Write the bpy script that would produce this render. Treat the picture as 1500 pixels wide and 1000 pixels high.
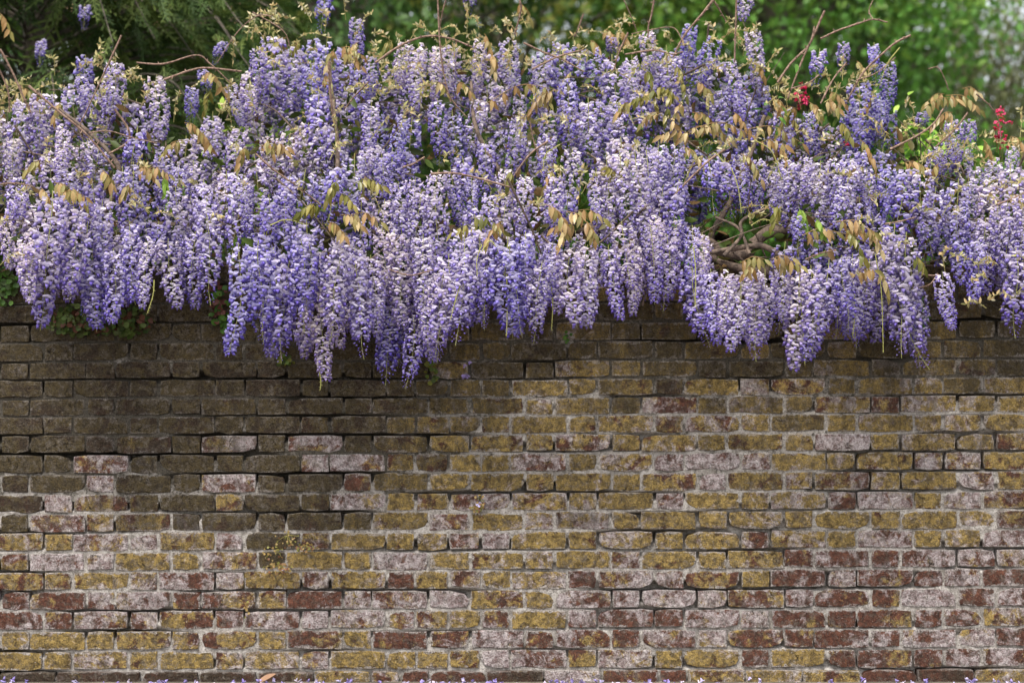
import bpy, math, random
import numpy as np
from mathutils import Vector, Matrix, Euler

random.seed(7); rng = np.random.default_rng(7)
R = math.radians
for o in list(bpy.data.objects): bpy.data.objects.remove(o, do_unlink=True)
scene = bpy.context.scene
col = scene.collection

# ------------------------------------------------------------------ camera, sky, sun, exposure
PX = 372.0            # photo pixels per metre on the wall face (Flemish bond pair = 0.3375 m)
D = 7.0               # camera to wall face
ZC = 1.335            # camera height
cam_d = bpy.data.cameras.new('camera'); cam = bpy.data.objects.new('camera', cam_d); col.objects.link(cam)
cam.location = (0, -D, ZC); cam.rotation_euler = (R(90), 0, 0)
cam_d.sensor_width = 36; cam_d.lens = 36 * D * PX / 1500
cam_d.clip_end = 2000; cam_d.clip_start = 0.05
cam_d.dof.use_dof = True; cam_d.dof.focus_distance = D - 0.15; cam_d.dof.aperture_fstop = 1.8
scene.camera = cam

SUN_EL, SUN_AZ = 64.0, 210.0     # soft sun high, behind the camera's left shoulder (azimuth from +Y, clockwise)
world = bpy.data.worlds.new('World'); scene.world = world; world.use_nodes = True
wn, wl = world.node_tree.nodes, world.node_tree.links
bg = wn['Background']; sky = wn.new('ShaderNodeTexSky'); sky.sky_type = 'NISHITA'; sky.sun_disc = False
sky.sun_elevation = R(SUN_EL); sky.sun_rotation = R(SUN_AZ); sky.dust_density = 3.0; sky.air_density = 1.0
hs = wn.new('ShaderNodeHueSaturation'); hs.inputs['Saturation'].default_value = 0.28
wl.new(sky.outputs[0], hs.inputs['Color']); wl.new(hs.outputs[0], bg.inputs['Color'])
bg.inputs['Strength'].default_value = 0.13
sun_d = bpy.data.lights.new('sun', 'SUN'); sun = bpy.data.objects.new('sun', sun_d); col.objects.link(sun)
sun_d.energy = 1.5; sun_d.angle = R(15); sun_d.color = (1.0, 0.955, 0.89)
az = R(SUN_AZ); el = R(SUN_EL)
sdir = Vector((math.sin(az) * math.cos(el), math.cos(az) * math.cos(el), math.sin(el)))
sun.rotation_euler = (-sdir).to_track_quat('-Z', 'Y').to_euler(); sun.location = sdir * 30
vs = scene.view_settings; vs.view_transform = 'Standard'; vs.look = 'None'; vs.gamma = 1.0; vs.exposure = 1.42
vs.use_curve_mapping = False
scene.cycles.max_bounces = 4; scene.cycles.diffuse_bounces = 3; scene.cycles.glossy_bounces = 2; scene.cycles.transmission_bounces = 3; scene.cycles.transparent_max_bounces = 4

def P(px, py, Y=0.0):
    s = (D + Y) / D / PX
    return Vector(((px - 750) * s, Y, ZC - (py - 500) * s))
def lerp(a, b, t): return a + (b - a) * t
def srgb(r, g, b):
    f = lambda c: (c / 255 / 12.92) if c <= 10 else ((c / 255 + 0.055) / 1.055) ** 2.4
    return (f(r), f(g), f(b))

# ------------------------------------------------------------------ mesh helpers
class Geo:
    """collects vertices, faces and a per-vertex colour; build() links them as one mesh"""
    def __init__(s): s.v = []; s.f = []; s.c = []; s.n = 0
    def add(s, v, f, c):
        v = np.asarray(v, float).reshape(-1, 3); k = len(v)
        c = np.asarray(c, float)
        if c.ndim == 1: c = np.tile(c[:3], (k, 1))
        s.v.append(v); s.c.append(c[:, :3])
        for q in f: s.f.append((np.asarray(q, int).reshape(-1, np.asarray(q).shape[-1]) + s.n))
        s.n += k
    def arrays(s):
        v = np.concatenate(s.v); c = np.concatenate(s.c)
        tris = [q for q in s.f if q.shape[1] == 3]; quads = [q for q in s.f if q.shape[1] == 4]
        t = np.concatenate(tris) if tris else np.zeros((0, 3), int)
        q = np.concatenate(quads) if quads else np.zeros((0, 4), int)
        return v, t, q, c
    def mesh(s, name, mat, smooth=True):
        return mesh_from(name, *s.arrays(), mat, smooth)
    def build(s, name, mat, parent=None, smooth=True):
        return link(name, s.mesh(name, mat, smooth), parent)

def mesh_from(name, v, t, q, c, mat, smooth=True):
    me = bpy.data.meshes.new(name)
    me.vertices.add(len(v)); me.vertices.foreach_set('co', v.astype(np.float32).ravel())
    nl = len(t) * 3 + len(q) * 4
    me.loops.add(nl); me.loops.foreach_set('vertex_index', np.concatenate([t.ravel(), q.ravel()]).astype(np.int32))
    me.polygons.add(len(t) + len(q))
    starts = np.concatenate([np.arange(len(t)) * 3, len(t) * 3 + np.arange(len(q)) * 4]).astype(np.int32)
    me.polygons.foreach_set('loop_start', starts)
    me.polygons.foreach_set('use_smooth', np.full(len(starts), smooth, bool))
    a = me.color_attributes.new('Col', 'FLOAT_COLOR', 'POINT')
    a.data.foreach_set('color', np.concatenate([c, np.ones((len(c), 1))], 1).astype(np.float32).ravel())
    me.materials.append(mat); me.update(calc_edges=True)
    return me

def link(name, me, parent=None):
    o = bpy.data.objects.new(name, me); col.objects.link(o)
    if parent: o.parent = parent
    return o
def tag(o, label=None, cat=None, group=None, kind=None):
    if label: o['label'] = label
    if cat: o['category'] = cat
    if group: o['group'] = group
    if kind: o['kind'] = kind
    return o
def empty(name, loc=(0, 0, 0)):
    o = bpy.data.objects.new(name, None); col.objects.link(o); o.location = loc; o.empty_display_size = 0.1
    return o

def catmull(pts, n=6):
    pts = [np.array(p, float) for p in pts]
    if len(pts) < 3: return np.array([lerp(pts[0], pts[-1], i / n) for i in range(n + 1)])
    p = [2 * pts[0] - pts[1]] + pts + [2 * pts[-1] - pts[-2]]; out = []
    for i in range(1, len(p) - 2):
        for k in range(n):
            t = k / n; a, b, c, d = p[i - 1], p[i], p[i + 1], p[i + 2]
            out.append(0.5 * (2 * b + (c - a) * t + (2 * a - 5 * b + 4 * c - d) * t * t + (3 * b - a - 3 * c + d) * t ** 3))
    out.append(pts[-1]); return np.array(out)
def tube(g, path, r0, r1, colr, sides=5, knob=0.0):
    path = np.asarray(path, float); n = len(path)
    tan = np.gradient(path, axis=0); tan /= np.linalg.norm(tan, axis=1)[:, None] + 1e-9
    ref = np.array([0.31, 0.9, 0.27]); a = np.cross(tan, ref); a /= np.linalg.norm(a, axis=1)[:, None] + 1e-9
    b = np.cross(tan, a); th = np.linspace(0, 2 * np.pi, sides, endpoint=False)
    rr = np.linspace(r0, r1, n)
    if knob: rr = rr * (1 + knob * rng.standard_normal(n))
    v = path[:, None] + rr[:, None, None] * (np.cos(th)[None, :, None] * a[:, None] + np.sin(th)[None, :, None] * b[:, None])
    i = np.arange(n - 1)[:, None] * sides; j = np.arange(sides)[None]; k = (j + 1) % sides
    q = np.stack([i + j, i + k, i + sides + k, i + sides + j], -1).reshape(-1, 4)
    caps = [[tuple(range(2, -1, -1))]]
    g.add(v.reshape(-1, 3), [q], colr)

def stamp(g, tv, tt, tq, tc, mats, offs, tint=None):
    """copies of a template (numpy), one rotation-scale matrix and offset per copy"""
    mats = np.asarray(mats, float); offs = np.asarray(offs, float); n = len(mats); k = len(tv)
    v = np.einsum('nij,kj->nki', mats, tv) + offs[:, None]
    c = np.tile(tc[None], (n, 1, 1))
    if tint is not None: c = np.clip(c * np.asarray(tint, float)[:, None, :], 0, 1)
    sh = (np.arange(n) * k)[:, None, None]; f = []
    if len(tt): f.append((tt[None] + sh).reshape(-1, 3))
    if len(tq): f.append((tq[None] + sh).reshape(-1, 4))
    g.add(v.reshape(-1, 3), f, c.reshape(-1, 3))
def rand_rot(n):
    q = rng.standard_normal((n, 4)); q /= np.linalg.norm(q, axis=1)[:, None]; w, x, y, z = q.T
    return np.stack([np.stack([1 - 2 * (y * y + z * z), 2 * (x * y - z * w), 2 * (x * z + y * w)], -1),
                     np.stack([2 * (x * y + z * w), 1 - 2 * (x * x + z * z), 2 * (y * z - x * w)], -1),
                     np.stack([2 * (x * z - y * w), 2 * (y * z + x * w), 1 - 2 * (x * x + y * y)], -1)], 1)
def frames(d, up):
    """rotation matrices whose x axis is d and z axis lies near up"""
    d = np.asarray(d, float); d = d / (np.linalg.norm(d, axis=-1, keepdims=True) + 1e-9)
    up = np.broadcast_to(np.asarray(up, float), d.shape); y = np.cross(up, d); y = y / (np.linalg.norm(y, axis=-1, keepdims=True) + 1e-9)
    return np.stack([d, y, np.cross(d, y)], -1)

def vnoise(X, Z, s, seed):
    r = np.random.default_rng(seed); n = 128; grid = r.random((n, n))
    u, v = X * s + 311.7, Z * s + 97.3; i, j = np.floor(u).astype(int), np.floor(v).astype(int); f, gg = u - i, v - j
    f, gg = f * f * (3 - 2 * f), gg * gg * (3 - 2 * gg)
    at = lambda a, b: grid[a % n, b % n]
    return (at(i, j) * (1 - f) + at(i + 1, j) * f) * (1 - gg) + (at(i, j + 1) * (1 - f) + at(i + 1, j + 1) * f) * gg
# ------------------------------------------------------------------ materials
class NT:
    def __init__(s, name):
        s.m = bpy.data.materials.new(name); s.m.use_nodes = True; s.t = s.m.node_tree; s.n = s.t.nodes; s.l = s.t.links
        s.b = s.n['Principled BSDF']; s.out = s.n['Material Output']
    def node(s, kind, **kw):
        x = s.n.new(kind)
        for k, v in kw.items(): setattr(x, k, v)
        return x
    def put(s, sock, v):
        if v is None: return
        if hasattr(v, 'is_output'): s.l.new(v, sock)
        elif isinstance(v, tuple) and len(v) == 3 and sock.type == 'RGBA': sock.default_value = (*v, 1)
        else: sock.default_value = v
    def math(s, op, a, b=None, c=None, clamp=False):
        x = s.node('ShaderNodeMath', operation=op, use_clamp=clamp)
        for i, v in enumerate((a, b, c)): s.put(x.inputs[i], v)
        return x.outputs[0]
    def mix(s, f, a, b, mode='MIX'):
        x = s.node('ShaderNodeMix', data_type='RGBA', blend_type=mode)
        s.put(x.inputs[0], f); s.put(x.inputs[6], a); s.put(x.inputs[7], b); return x.outputs[2]
    def noise(s, vec, scale, detail=4, rough=0.6, dist=0.0):
        x = s.node('ShaderNodeTexNoise'); s.put(x.inputs['Vector'], vec); x.inputs['Scale'].default_value = scale
        x.inputs['Detail'].default_value = detail; x.inputs['Roughness'].default_value = rough; x.inputs['Distortion'].default_value = dist
        return x.outputs[0]
    def ramp(s, v, lo, hi):
        x = s.node('ShaderNodeMapRange', clamp=True, interpolation_type='SMOOTHSTEP')
        s.put(x.inputs[0], v); s.put(x.inputs[1], lo); s.put(x.inputs[2], hi); return x.outputs[0]
    def bump(s, h, strength, dist, prev=None):
        x = s.node('ShaderNodeBump'); x.inputs['Strength'].default_value = strength; x.inputs['Distance'].default_value = dist
        s.put(x.inputs['Height'], h); s.put(x.inputs['Normal'], prev); return x.outputs[0]
    def sep(s, c):
        x = s.node('ShaderNodeSeparateColor'); s.put(x.inputs[0], c); return x.outputs
    def pos(s): return s.node('ShaderNodeNewGeometry').outputs['Position']
    def col(s): return s.node('ShaderNodeAttribute', attribute_name='Col').outputs['Color']

def mat_thin(name, trans=0.35, rough=0.6, tint_by_object=False, spec=0.25, vary=0.25, nscale=60.0):
    """petals and leaves: vertex colour, a little noise, light shining through"""
    n = NT(name); c = n.col()
    if tint_by_object:
        oi = n.node('ShaderNodeObjectInfo'); c = n.mix(1.0, c, oi.outputs['Color'], 'MULTIPLY')
    nz = n.noise(n.pos(), nscale, 3)
    k = n.ramp(nz, 0.3, 0.7)
    c = n.mix(vary, c, n.mix(k, (0.55, 0.55, 0.55), (1.0, 1.0, 1.0)), 'MULTIPLY')
    n.put(n.b.inputs['Base Color'], c); n.b.inputs['Roughness'].default_value = rough
    n.b.inputs['Specular IOR Level'].default_value = spec
    tr = n.node('ShaderNodeBsdfTranslucent'); n.put(tr.inputs['Color'], c)
    mx = n.node('ShaderNodeMixShader'); mx.inputs[0].default_value = trans
    n.l.new(n.b.outputs[0], mx.inputs[1]); n.l.new(tr.outputs[0], mx.inputs[2]); n.l.new(mx.outputs[0], n.out.inputs['Surface'])
    return n.m
M_petal = mat_thin('petal', 0.26, 0.55, True, 0.2, 0.18, 120)
M_petal_s = mat_thin('petal_far', 0.26, 0.55, False, 0.2, 0.18, 120)
M_leaf = mat_thin('bronze_leaf', 0.36, 0.36, True, 0.45, 0.45, 110)
M_foliage = mat_thin('foliage', 0.35, 0.5, False, 0.3, 0.3, 40)
M_conifer = mat_thin('conifer_scale', 0.15, 0.6, False, 0.25, 0.35, 30)
M_stalk = mat_thin('green_stalk', 0.1, 0.6, False, 0.3, 0.3, 200)

def mat_bark(name, a, b, scale=60):
    n = NT(name); p = n.pos(); k = n.ramp(n.noise(p, scale, 6, 0.7), 0.35, 0.65)
    n.put(n.b.inputs['Base Color'], n.mix(k, a, b)); n.b.inputs['Roughness'].default_value = 0.85
    n.put(n.b.inputs['Normal'], n.bump(n.noise(p, scale * 1.7, 5, 0.7), 0.6, 0.004)); return n.m
M_twig = mat_bark('twig_bark', srgb(92, 68, 56), srgb(150, 124, 106), 90)
M_stem = mat_bark('old_stem_bark', srgb(58, 46, 38), srgb(112, 94, 80), 40)
M_trunk = mat_bark('tree_bark', srgb(60, 52, 44), srgb(110, 100, 88), 8)

def mat_brick(name, per_object, half=None):
    n = NT(name); p = n.pos()
    oi = n.node('ShaderNodeObjectInfo')
    vm = n.node('ShaderNodeVectorMath', operation='MULTIPLY_ADD')
    n.put(vm.inputs[0], oi.outputs['Random']); vm.inputs[1].default_value = (37.1, 91.7, 53.3); n.put(vm.inputs[2], p)
    q = vm.outputs[0]
    src = oi.outputs['Color'] if per_object else n.col()
    s = n.sep(src); gri = s[2]; bl = n.noise(p, 5.5, 4, 0.6); bl2 = n.noise(n.mix(1.0, p, (1.0, 1.0, 1.0), 'ADD'), 6.5, 4, 0.6)
    yel = n.math('ADD', s[0], n.math('MULTIPLY', n.math('SUBTRACT', bl, 0.5), 1.1)); eff = n.math('ADD', s[1], n.math('MULTIPLY', n.math('SUBTRACT', bl2, 0.5), 1.3))
    n_big = n.noise(q, 15, 7, 0.68, 0.5); n_mid = n.noise(q, 38, 7, 0.72, 0.5)
    n_fine = n.noise(q, 150, 4, 0.7); n_eff = n.noise(q, 14, 7, 0.72, 0.7); n_spk = n.noise(q, 95, 5, 0.75)
    n_gri = n.noise(n.mix(1.0, p, (1.0, 1.0, 0.28), 'MULTIPLY'), 15, 6, 0.7, 0.3); n_grain = n.noise(q, 420, 2, 0.6)
    fired = n.mix(n.ramp(n_mid, 0.36, 0.66), srgb(74, 50, 42), srgb(122, 80, 64))
    fired = n.mix(n.ramp(n_big, 0.52, 0.72), fired, srgb(70, 54, 48))
    # ochre lichen and fire-skin patches
    ochre = n.mix(n.ramp(n_mid, 0.34, 0.64), srgb(92, 76, 48), srgb(184, 156, 92))
    ochre = n.mix(n.ramp(n_fine, 0.48, 0.7), ochre, srgb(104, 92, 68))
    ym = n.math('ADD', n.math('MULTIPLY', n_big, 0.72), n.math('MULTIPLY', n_mid, 0.28))
    yt = n.math('MULTIPLY_ADD', yel, -0.46, 0.72)
    ymask = n.ramp(n.math('SUBTRACT', ym, yt), -0.03, 0.05)
    c = n.mix(n.math('MULTIPLY', ymask, n.ramp(n_fine, 0.25, 0.42)), fired, ochre)
    # lime bloom, pinkish white and speckled
    bloom = n.mix(n.ramp(n.math('ADD', n.math('MULTIPLY', n_mid, 0.7), n.math('MULTIPLY', n_fine, 0.3)), 0.36, 0.62), srgb(126, 102, 99), srgb(212, 202, 201))
    em = n.math('ADD', n.math('MULTIPLY', n_eff, 0.76), n.math('MULTIPLY', n_spk, 0.24))
    et = n.math('MULTIPLY_ADD', eff, -0.36, 0.70)
    emask = n.ramp(n.math('SUBTRACT', em, et), -0.045, 0.065)
    c = n.mix(n.math('MULTIPLY', emask, 0.92), c, bloom)
    # soot and algae
    gm = n.math('ADD', n.math('MULTIPLY', n_gri, 0.45), n.math('ADD', n.math('MULTIPLY', n_mid, 0.3), n.math('MULTIPLY', n_fine, 0.25)))
    gt = n.math('MULTIPLY_ADD', gri, -0.42, 0.72)
    gmask = n.ramp(n.math('SUBTRACT', gm, gt), -0.09, 0.1)
    grime = n.mix(n.ramp(n_fine, 0.35, 0.65), srgb(40, 36, 29), srgb(72, 65, 52))
    c = n.mix(n.math('MULTIPLY', gmask, 0.86), c, grime)
    # grey weathering skin over everything
    c = n.mix(n.math('MULTIPLY', n.ramp(n.noise(q, 44, 7, 0.78), 0.47, 0.60), 0.62), c, n.mix(n.ramp(n_big, 0.42, 0.6), srgb(66, 59, 50), srgb(124, 115, 106)))
    if half:                     # lime smeared over the arrises
        tc = n.node('ShaderNodeTexCoord'); so = n.node('ShaderNodeSeparateXYZ'); n.l.new(tc.outputs['Object'], so.inputs[0])
        ex = n.math('SUBTRACT', half, n.math('ABSOLUTE', so.outputs[0])); ez = n.math('SUBTRACT', BH / 2, n.math('ABSOLUTE', so.outputs[2]))
        ed = n.math('SUBTRACT', n.math('MINIMUM', ex, ez), n.math('MULTIPLY', n.math('SUBTRACT', n.noise(q, 24, 6, 0.7, 0.4), 0.50), 0.075))
        smear = n.math('MULTIPLY', n.ramp(ed, 0.006, 0.0005), n.math('MULTIPLY_ADD', gri, -0.75, 0.85))
        c = n.mix(smear, c, n.mix(n.ramp(n_fine, 0.36, 0.62), srgb(116, 108, 102), srgb(196, 188, 182)))
    # small pits and dark flecks
    pit = n.ramp(n_spk, 0.36, 0.30)
    c = n.mix(n.math('MULTIPLY', n.ramp(n.noise(q, 150, 4, 0.75), 0.42, 0.33), 0.85), c, srgb(40, 34, 30))
    # crazed cracks
    vo = n.node('ShaderNodeTexVoronoi', feature='DISTANCE_TO_EDGE'); vo.inputs['Scale'].default_value = 26
    vw = n.node('ShaderNodeVectorMath', operation='MULTIPLY_ADD'); nv = n.node('ShaderNodeTexNoise'); n.put(nv.inputs['Vector'], q); nv.inputs['Scale'].default_value = 40; nv.inputs['Detail'].default_value = 4
    n.put(vw.inputs[0], nv.outputs['Color']); vw.inputs[1].default_value = (0.045, 0.045, 0.045); n.put(vw.inputs[2], q)
    n.put(vo.inputs['Vector'], vw.outputs[0])
    crack = n.math('MULTIPLY', n.ramp(vo.outputs['Distance'], 0.038, 0.008), n.ramp(n_big, 0.55, 0.64))
    c = n.mix(n.math('MULTIPLY', crack, 0.8), c, srgb(38, 32, 27))
    # sandy grain: light and dark specks
    gr = n.noise(q, 260, 3, 0.75)
    c = n.mix(1.0, c, n.mix(n.ramp(gr, 0.32, 0.68), (0.66, 0.65, 0.64), (1.30, 1.30, 1.30)), 'MULTIPLY')
    c = n.mix(n.math('MULTIPLY', n.ramp(n.noise(q, 120, 5, 0.8, 0.4), 0.61, 0.68), n.math('MULTIPLY_ADD', gri, -0.6, 0.8)), c, srgb(206, 198, 190))
    n.put(n.b.inputs['Base Color'], c); n.b.inputs['Roughness'].default_value = 0.92; n.b.inputs['Specular IOR Level'].default_value = 0.15
    h = n.math('ADD', n.math('MULTIPLY', n_mid, 0.9), n.math('ADD', n.math('MULTIPLY', n_fine, 0.35), n.math('MULTIPLY', n_spk, 0.5)))
    h = n.math('SUBTRACT', h, n.math('MULTIPLY', crack, 0.35))
    b1 = n.bump(h, 1.0, 0.022)
    n.put(n.b.inputs['Normal'], n.bump(n_grain, 0.5, 0.002, b1)); return n.m
SW, HW, BH = 0.2205, 0.1095, 0.0690
M_brick = mat_brick('weathered_stretcher', True, SW / 2); M_brick_h = mat_brick('weathered_header', True, HW / 2); M_brick_s = mat_brick('weathered_brick_joined', False)

def mat_mortar():
    n = NT('lime_mortar'); p = n.pos(); g = n.sep(n.col())[0]
    big, mid, fine = n.noise(p, 7, 5, 0.65), n.noise(p, 45, 6, 0.7), n.noise(p, 230, 4, 0.7)
    c = n.mix(n.ramp(mid, 0.34, 0.66), srgb(122, 115, 107), srgb(190, 183, 175))
    c = n.mix(n.ramp(fine, 0.46, 0.36), c, srgb(86, 79, 70))
    m = n.math('ADD', n.math('MULTIPLY', big, 0.5), n.math('MULTIPLY', mid, 0.5))
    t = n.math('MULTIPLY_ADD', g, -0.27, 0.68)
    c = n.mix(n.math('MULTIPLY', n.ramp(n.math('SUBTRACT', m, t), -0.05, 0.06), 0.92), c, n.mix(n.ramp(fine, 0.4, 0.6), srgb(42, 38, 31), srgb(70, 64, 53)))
    n.put(n.b.inputs['Base Color'], c); n.b.inputs['Roughness'].default_value = 0.95; n.b.inputs['Specular IOR Level'].default_value = 0.1
    h = n.math('ADD', mid, n.math('MULTIPLY', fine, 0.6))
    n.put(n.b.inputs['Normal'], n.bump(h, 0.9, 0.008)); return n.m
M_mortar = mat_mortar()

def mat_ground(name, a, b, s1, s2):
    n = NT(name); p = n.pos()
    c = n.mix(n.ramp(n.noise(p, s1, 6, 0.65), 0.35, 0.65), a, b)
    c = n.mix(n.math('MULTIPLY', n.ramp(n.noise(p, s2, 3, 0.7), 0.55, 0.7), 0.5), c, srgb(150, 142, 130))
    n.put(n.b.inputs['Base Color'], c); n.b.inputs['Roughness'].default_value = 0.95
    n.put(n.b.inputs['Normal'], n.bump(n.noise(p, s2, 5, 0.7), 0.7, 0.006)); return n.m
M_path = mat_ground('path_gravel', srgb(72, 64, 56), srgb(112, 103, 92), 3, 160)
M_lawn = mat_ground('lawn_soil', srgb(46, 52, 26), srgb(66, 74, 34), 2, 60)

# ------------------------------------------------------------------ ground
g = Geo(); g.add([(-600, -60, -0.006), (600, -60, -0.006), (600, 900, -0.006), (-600, 900, -0.006)], [[(0, 1, 2, 3)]], (0.1, 0.1, 0.1))
tag(g.build('ground', M_lawn, None, False), kind='structure')
g = Geo(); g.add([(-40, -14, 0.0), (40, -14, 0.0), (40, 0.0, 0.0), (-40, 0.0, 0.0)], [[(0, 1, 2, 3)]], (0.1, 0.1, 0.1))
tag(g.build('path', M_path, None, False), kind='structure')

# ------------------------------------------------------------------ brick wall
JOINTS = [1003, 980, 950.5, 921, 892, 863, 834.5, 806, 777.5, 748.7, 720.5, 691.6, 663, 635.5, 607.8, 581, 554, 527.5, 499.5, 471, 443, 415, 387]
def slope(px): return -2.6 * (px - 750) / 750
TONE = {   # photo readings: y ochre, Y strong ochre, o olive ochre, m lime bloom, r red, d sooted
 9: '30d 87m 150dm 213d 277d 342dm 405d 465d 515m 574o 638o 672m 710m 783om 846o 907o 975m 1040o 1101o 1167o 1230dm 1290m 1355y 1405om 1450m 1490om',
 8: '20d 82m 147om 210dm 274d 335d 397d 458d 510d 550om 611o 655m 720y 781om 850md 908o 967o 1040o 1106o 1167om 1229y 1290o 1355y 1410m 1425o 1475md',
 7: '30o 85o 149m 212m 275o 338m 403d 465o 535o 590y 650o 682m 722m 784y 850y 914yo 980y 1040y 1106ym 1167o 1229y 1293m 1356y 1405yo 1465rm',
 6: '17y 77m 141m 206y 268y 330m 393d 430m 490y 525y 600m 655y 722y 785ym 846ry 910mr 957yr 1015y 1040y 1103yr 1166m 1228rm 1293r 1356rm 1427rm 1475m',
 5: '27ry 75my 140ry 204ry 266rm 331m 395ym 462m 535yr 600rm 645y 682m 725y 786ym 850r 914ry 980m 1050yr 1105y 1170rm 1232m 1296r 1358rm 1407rm 1460r',
 4: '18rm 82rm 147rm 208rm 272r 337m 402ym 450r 480m 525m 590m 672m 723ym 786y 848m 893m 940rm 1010m 1045m 1110ry 1173m 1235ry 1299r 1360m 1430r 1480r',
 3: '31r 85m 145m 213m 277rym 337rm 365y 403rm 467m 535m 590m 650y 722ry 787Y 850m 923r 980r 1045rm 1110m 1170r 1235r 1300r 1362r 1410m 1470ry',
 2: '20y 82Y 146y 208ry 272ym 336ym 400y 462rm 534y 570r 615m 665yr 740m 790mr 850m 890r 920r 960rm 1010r 1045m 1110ry 1170r 1238r 1303r 1365m 1435m 1480r',
 1: '5y 37Y 84y 148ym 212y 276Y 340m 406y 471ym 540y 580y 655y 740m 795rm 860ry 920m 985y 1022y 1065rm 1112r 1178Y 1240ry 1303r 1366r 1417rm 1475yr',
 0: '60d 200d 330d 450d 530ym 600yd 700md 760d 850m 950yd 1030y 1130y 1180y 1260md 1380d 1430y 1490y',
 10: '163m 337m 60d 230d 440d 500dm 560do 640o 750o 860o 980om 1045m 1107o 1200o 1300y 1400m 1480y 1060o 1150o 1350o 920o 690o',
 11: '155m 500m 80d 250d 330d 420d 590do 690o 780m 870o 950om 1040m 1107m 1170o 1240o 1310y 1400m 1470y',
 12: '218md 350m 467m 60d 280d 410d 520d 580do 690o 760o 840m 930o 1020o 1090o 1130o 1235m 1300y 1380y 1470o',
}
VAL = {'y': (0.76, 0.28, 0.12), 'Y': (0.95, 0.15, 0.03), 'o': (0.74, 0.32, 0.34), 'm': (0.30, 0.70, 0.10), 'r': (0.12, 0.38, 0.16), 'd': (0.62, 0.20, 0.72)}
def tone_for(k, px):
    code = None
    if k in TONE:
        best = 1e9
        for it in TONE[k].split():
            i = 0
            while it[i].isdigit(): i += 1
            dd = abs(float(it[:i]) - px)
            if dd < best: best = dd; code = it[i:]
    if code is None:
        if px < 560: code = 'd'
        elif px < 690: code = 'do'
        else: code = random.choice(['o', 'o', 'o', 'om', 'od', 'y'] if k < 16 else ['o', 'od', 'od', 'do'])
    v = np.mean([VAL[c] for c in code], axis=0)
    v = lerp(v, np.array((0.68, 0.40, v[2])), 0.27 if 'd' not in code else 0.1)
    if 8 <= k <= 14 and px > 560: v[2] += 0.09
    if 6 <= k <= 12 and px < 650: v[2] += 0.14 * (k - 5) / 7
    if k == 0 and 'd' in code: v = v * (0.4, 0.3, 1)
    if k >= 9 and px > 690: v = v + (0, 0.02, 0.06)
    if k < 14: v[2] *= 1 - 0.22 * np.clip((px - 330) / 230, 0, 1)
    if k >= 15: v = v + (0.04, -0.05, 0.15 if px < 620 else 0.07)
    if k >= 12 and px < 600: v = v + (-0.05, -0.06, 0.10)
    return np.clip(v + rng.normal(0, 0.07, 3), 0, 1)
def course_edges(k):
    """list of (px0, px1) of the bricks in course k: Flemish bond with cut bricks at the old repair"""
    out = []; p, pr = 125.5, 126.7
    if k == 0:
        x = -420.0
        while x < 1900:
            w = random.choice([84, 84, 126, 42]) if x < 500 else random.choice([84, 42, 84]); out.append((x, x + w - 2.5)); x += w
        return out
    if k % 2 == 1:      # S-type
        h0, hr, nl, nr0, nr1 = 65.0, 1086.0, 4, -3, 2
    else:
        h0, hr, nl, nr0, nr1 = 1.5, 1150.0, 4, -3, 1
    x = h0 - 4 * p
    for n in range(-4, nl + 1):
        a = h0 + n * p; out.append((a, a + 40.5)); 
        if n < nl: out.append((a + 43, a + p - 2.5))
    e = out[-1][1] + 2.5
    first = hr + nr0 * pr
    if k % 2 == 1: out += [(e, e + 46), (e + 49, first - 2.8)]
    else: out += [(e, e + 80), (e + 83, e + 83 + 58), (e + 144, first - 2.8)]
    for n in range(nr0, nr1 + 1):
        a = hr + n * pr; out.append((a, a + 41)); 
        if n < nr1 or k % 2 == 0: out.append((a + 43.8, a + pr - 2.8))
    e = out[-1][1] + 2.8
    out.append((e, e + 54)); e += 57; i = 0
    while e < 1880:
        w = 81 if i % 2 == 0 else 41; out.append((e, e + w)); e += w + 2.8; i += 1
    return out

def brick_mesh(w, h, d, name, nx):
    """rounded, slightly chipped block; front face at y=0, centred in x and z"""
    per = []
    for i in range(nx): per.append((-w / 2 + w * i / nx, -h / 2))
    for i in range(2): per.append((w / 2, -h / 2 + h * i / 2))
    for i in range(nx): per.append((w / 2 - w * i / nx, h / 2))
    for i in range(2): per.append((-w / 2, h / 2 - h * i / 2))
    per = np.array(per); n = len(per)
    jit = rng.normal(0, 0.0011, per.shape); outer = per + jit
    sgn = np.sign(per) * (np.abs(per) > np.array([w / 2, h / 2]) * 0.99)
    corner = (np.abs(sgn).sum(1) == 2)
    outer -= sgn * np.where(corner, rng.uniform(0.0005, 0.0045, n) + (rng.random(n) < 0.16) * rng.uniform(0.003, 0.011, n), 0)[:, None]
    chip = rng.uniform(0.0012, 0.0032, n) + (rng.random(n) < 0.10) * 0.005
    inner = outer - sgn * chip[:, None]
    v = np.concatenate([np.c_[inner[:, 0], rng.normal(0, 0.0008, n), inner[:, 1]], np.c_[outer[:, 0], chip * 0.9, outer[:, 1]], np.c_[outer[:, 0], np.full(n, d), outer[:, 1]],
                        [[0, -0.0012, 0]]])
    i = np.arange(n); j = (i + 1) % n
    q = np.concatenate([np.stack([i + n, j + n, j, i], 1), np.stack([i + 2 * n, j + 2 * n, j + n, i + n], 1)])
    t = np.stack([i, j, np.full(n, 3 * n)], 1)
    return v, t, q
ST = [brick_mesh(SW, BH, 0.085, 's', 4) for _ in range(14)]; HT = [brick_mesh(HW, BH, 0.085, 'h', 2) for _ in range(14)]
mk = lambda nm, T, mm: [mesh_from(nm, v, t, q, np.ones((len(v), 3)), mm, False) for v, t, q in T]
STM, HTM = mk('stretcher_brick', ST, M_brick), mk('header_brick', HT, M_brick_h)
wall = empty('brick_wall', (0, 0, 0))
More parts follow.
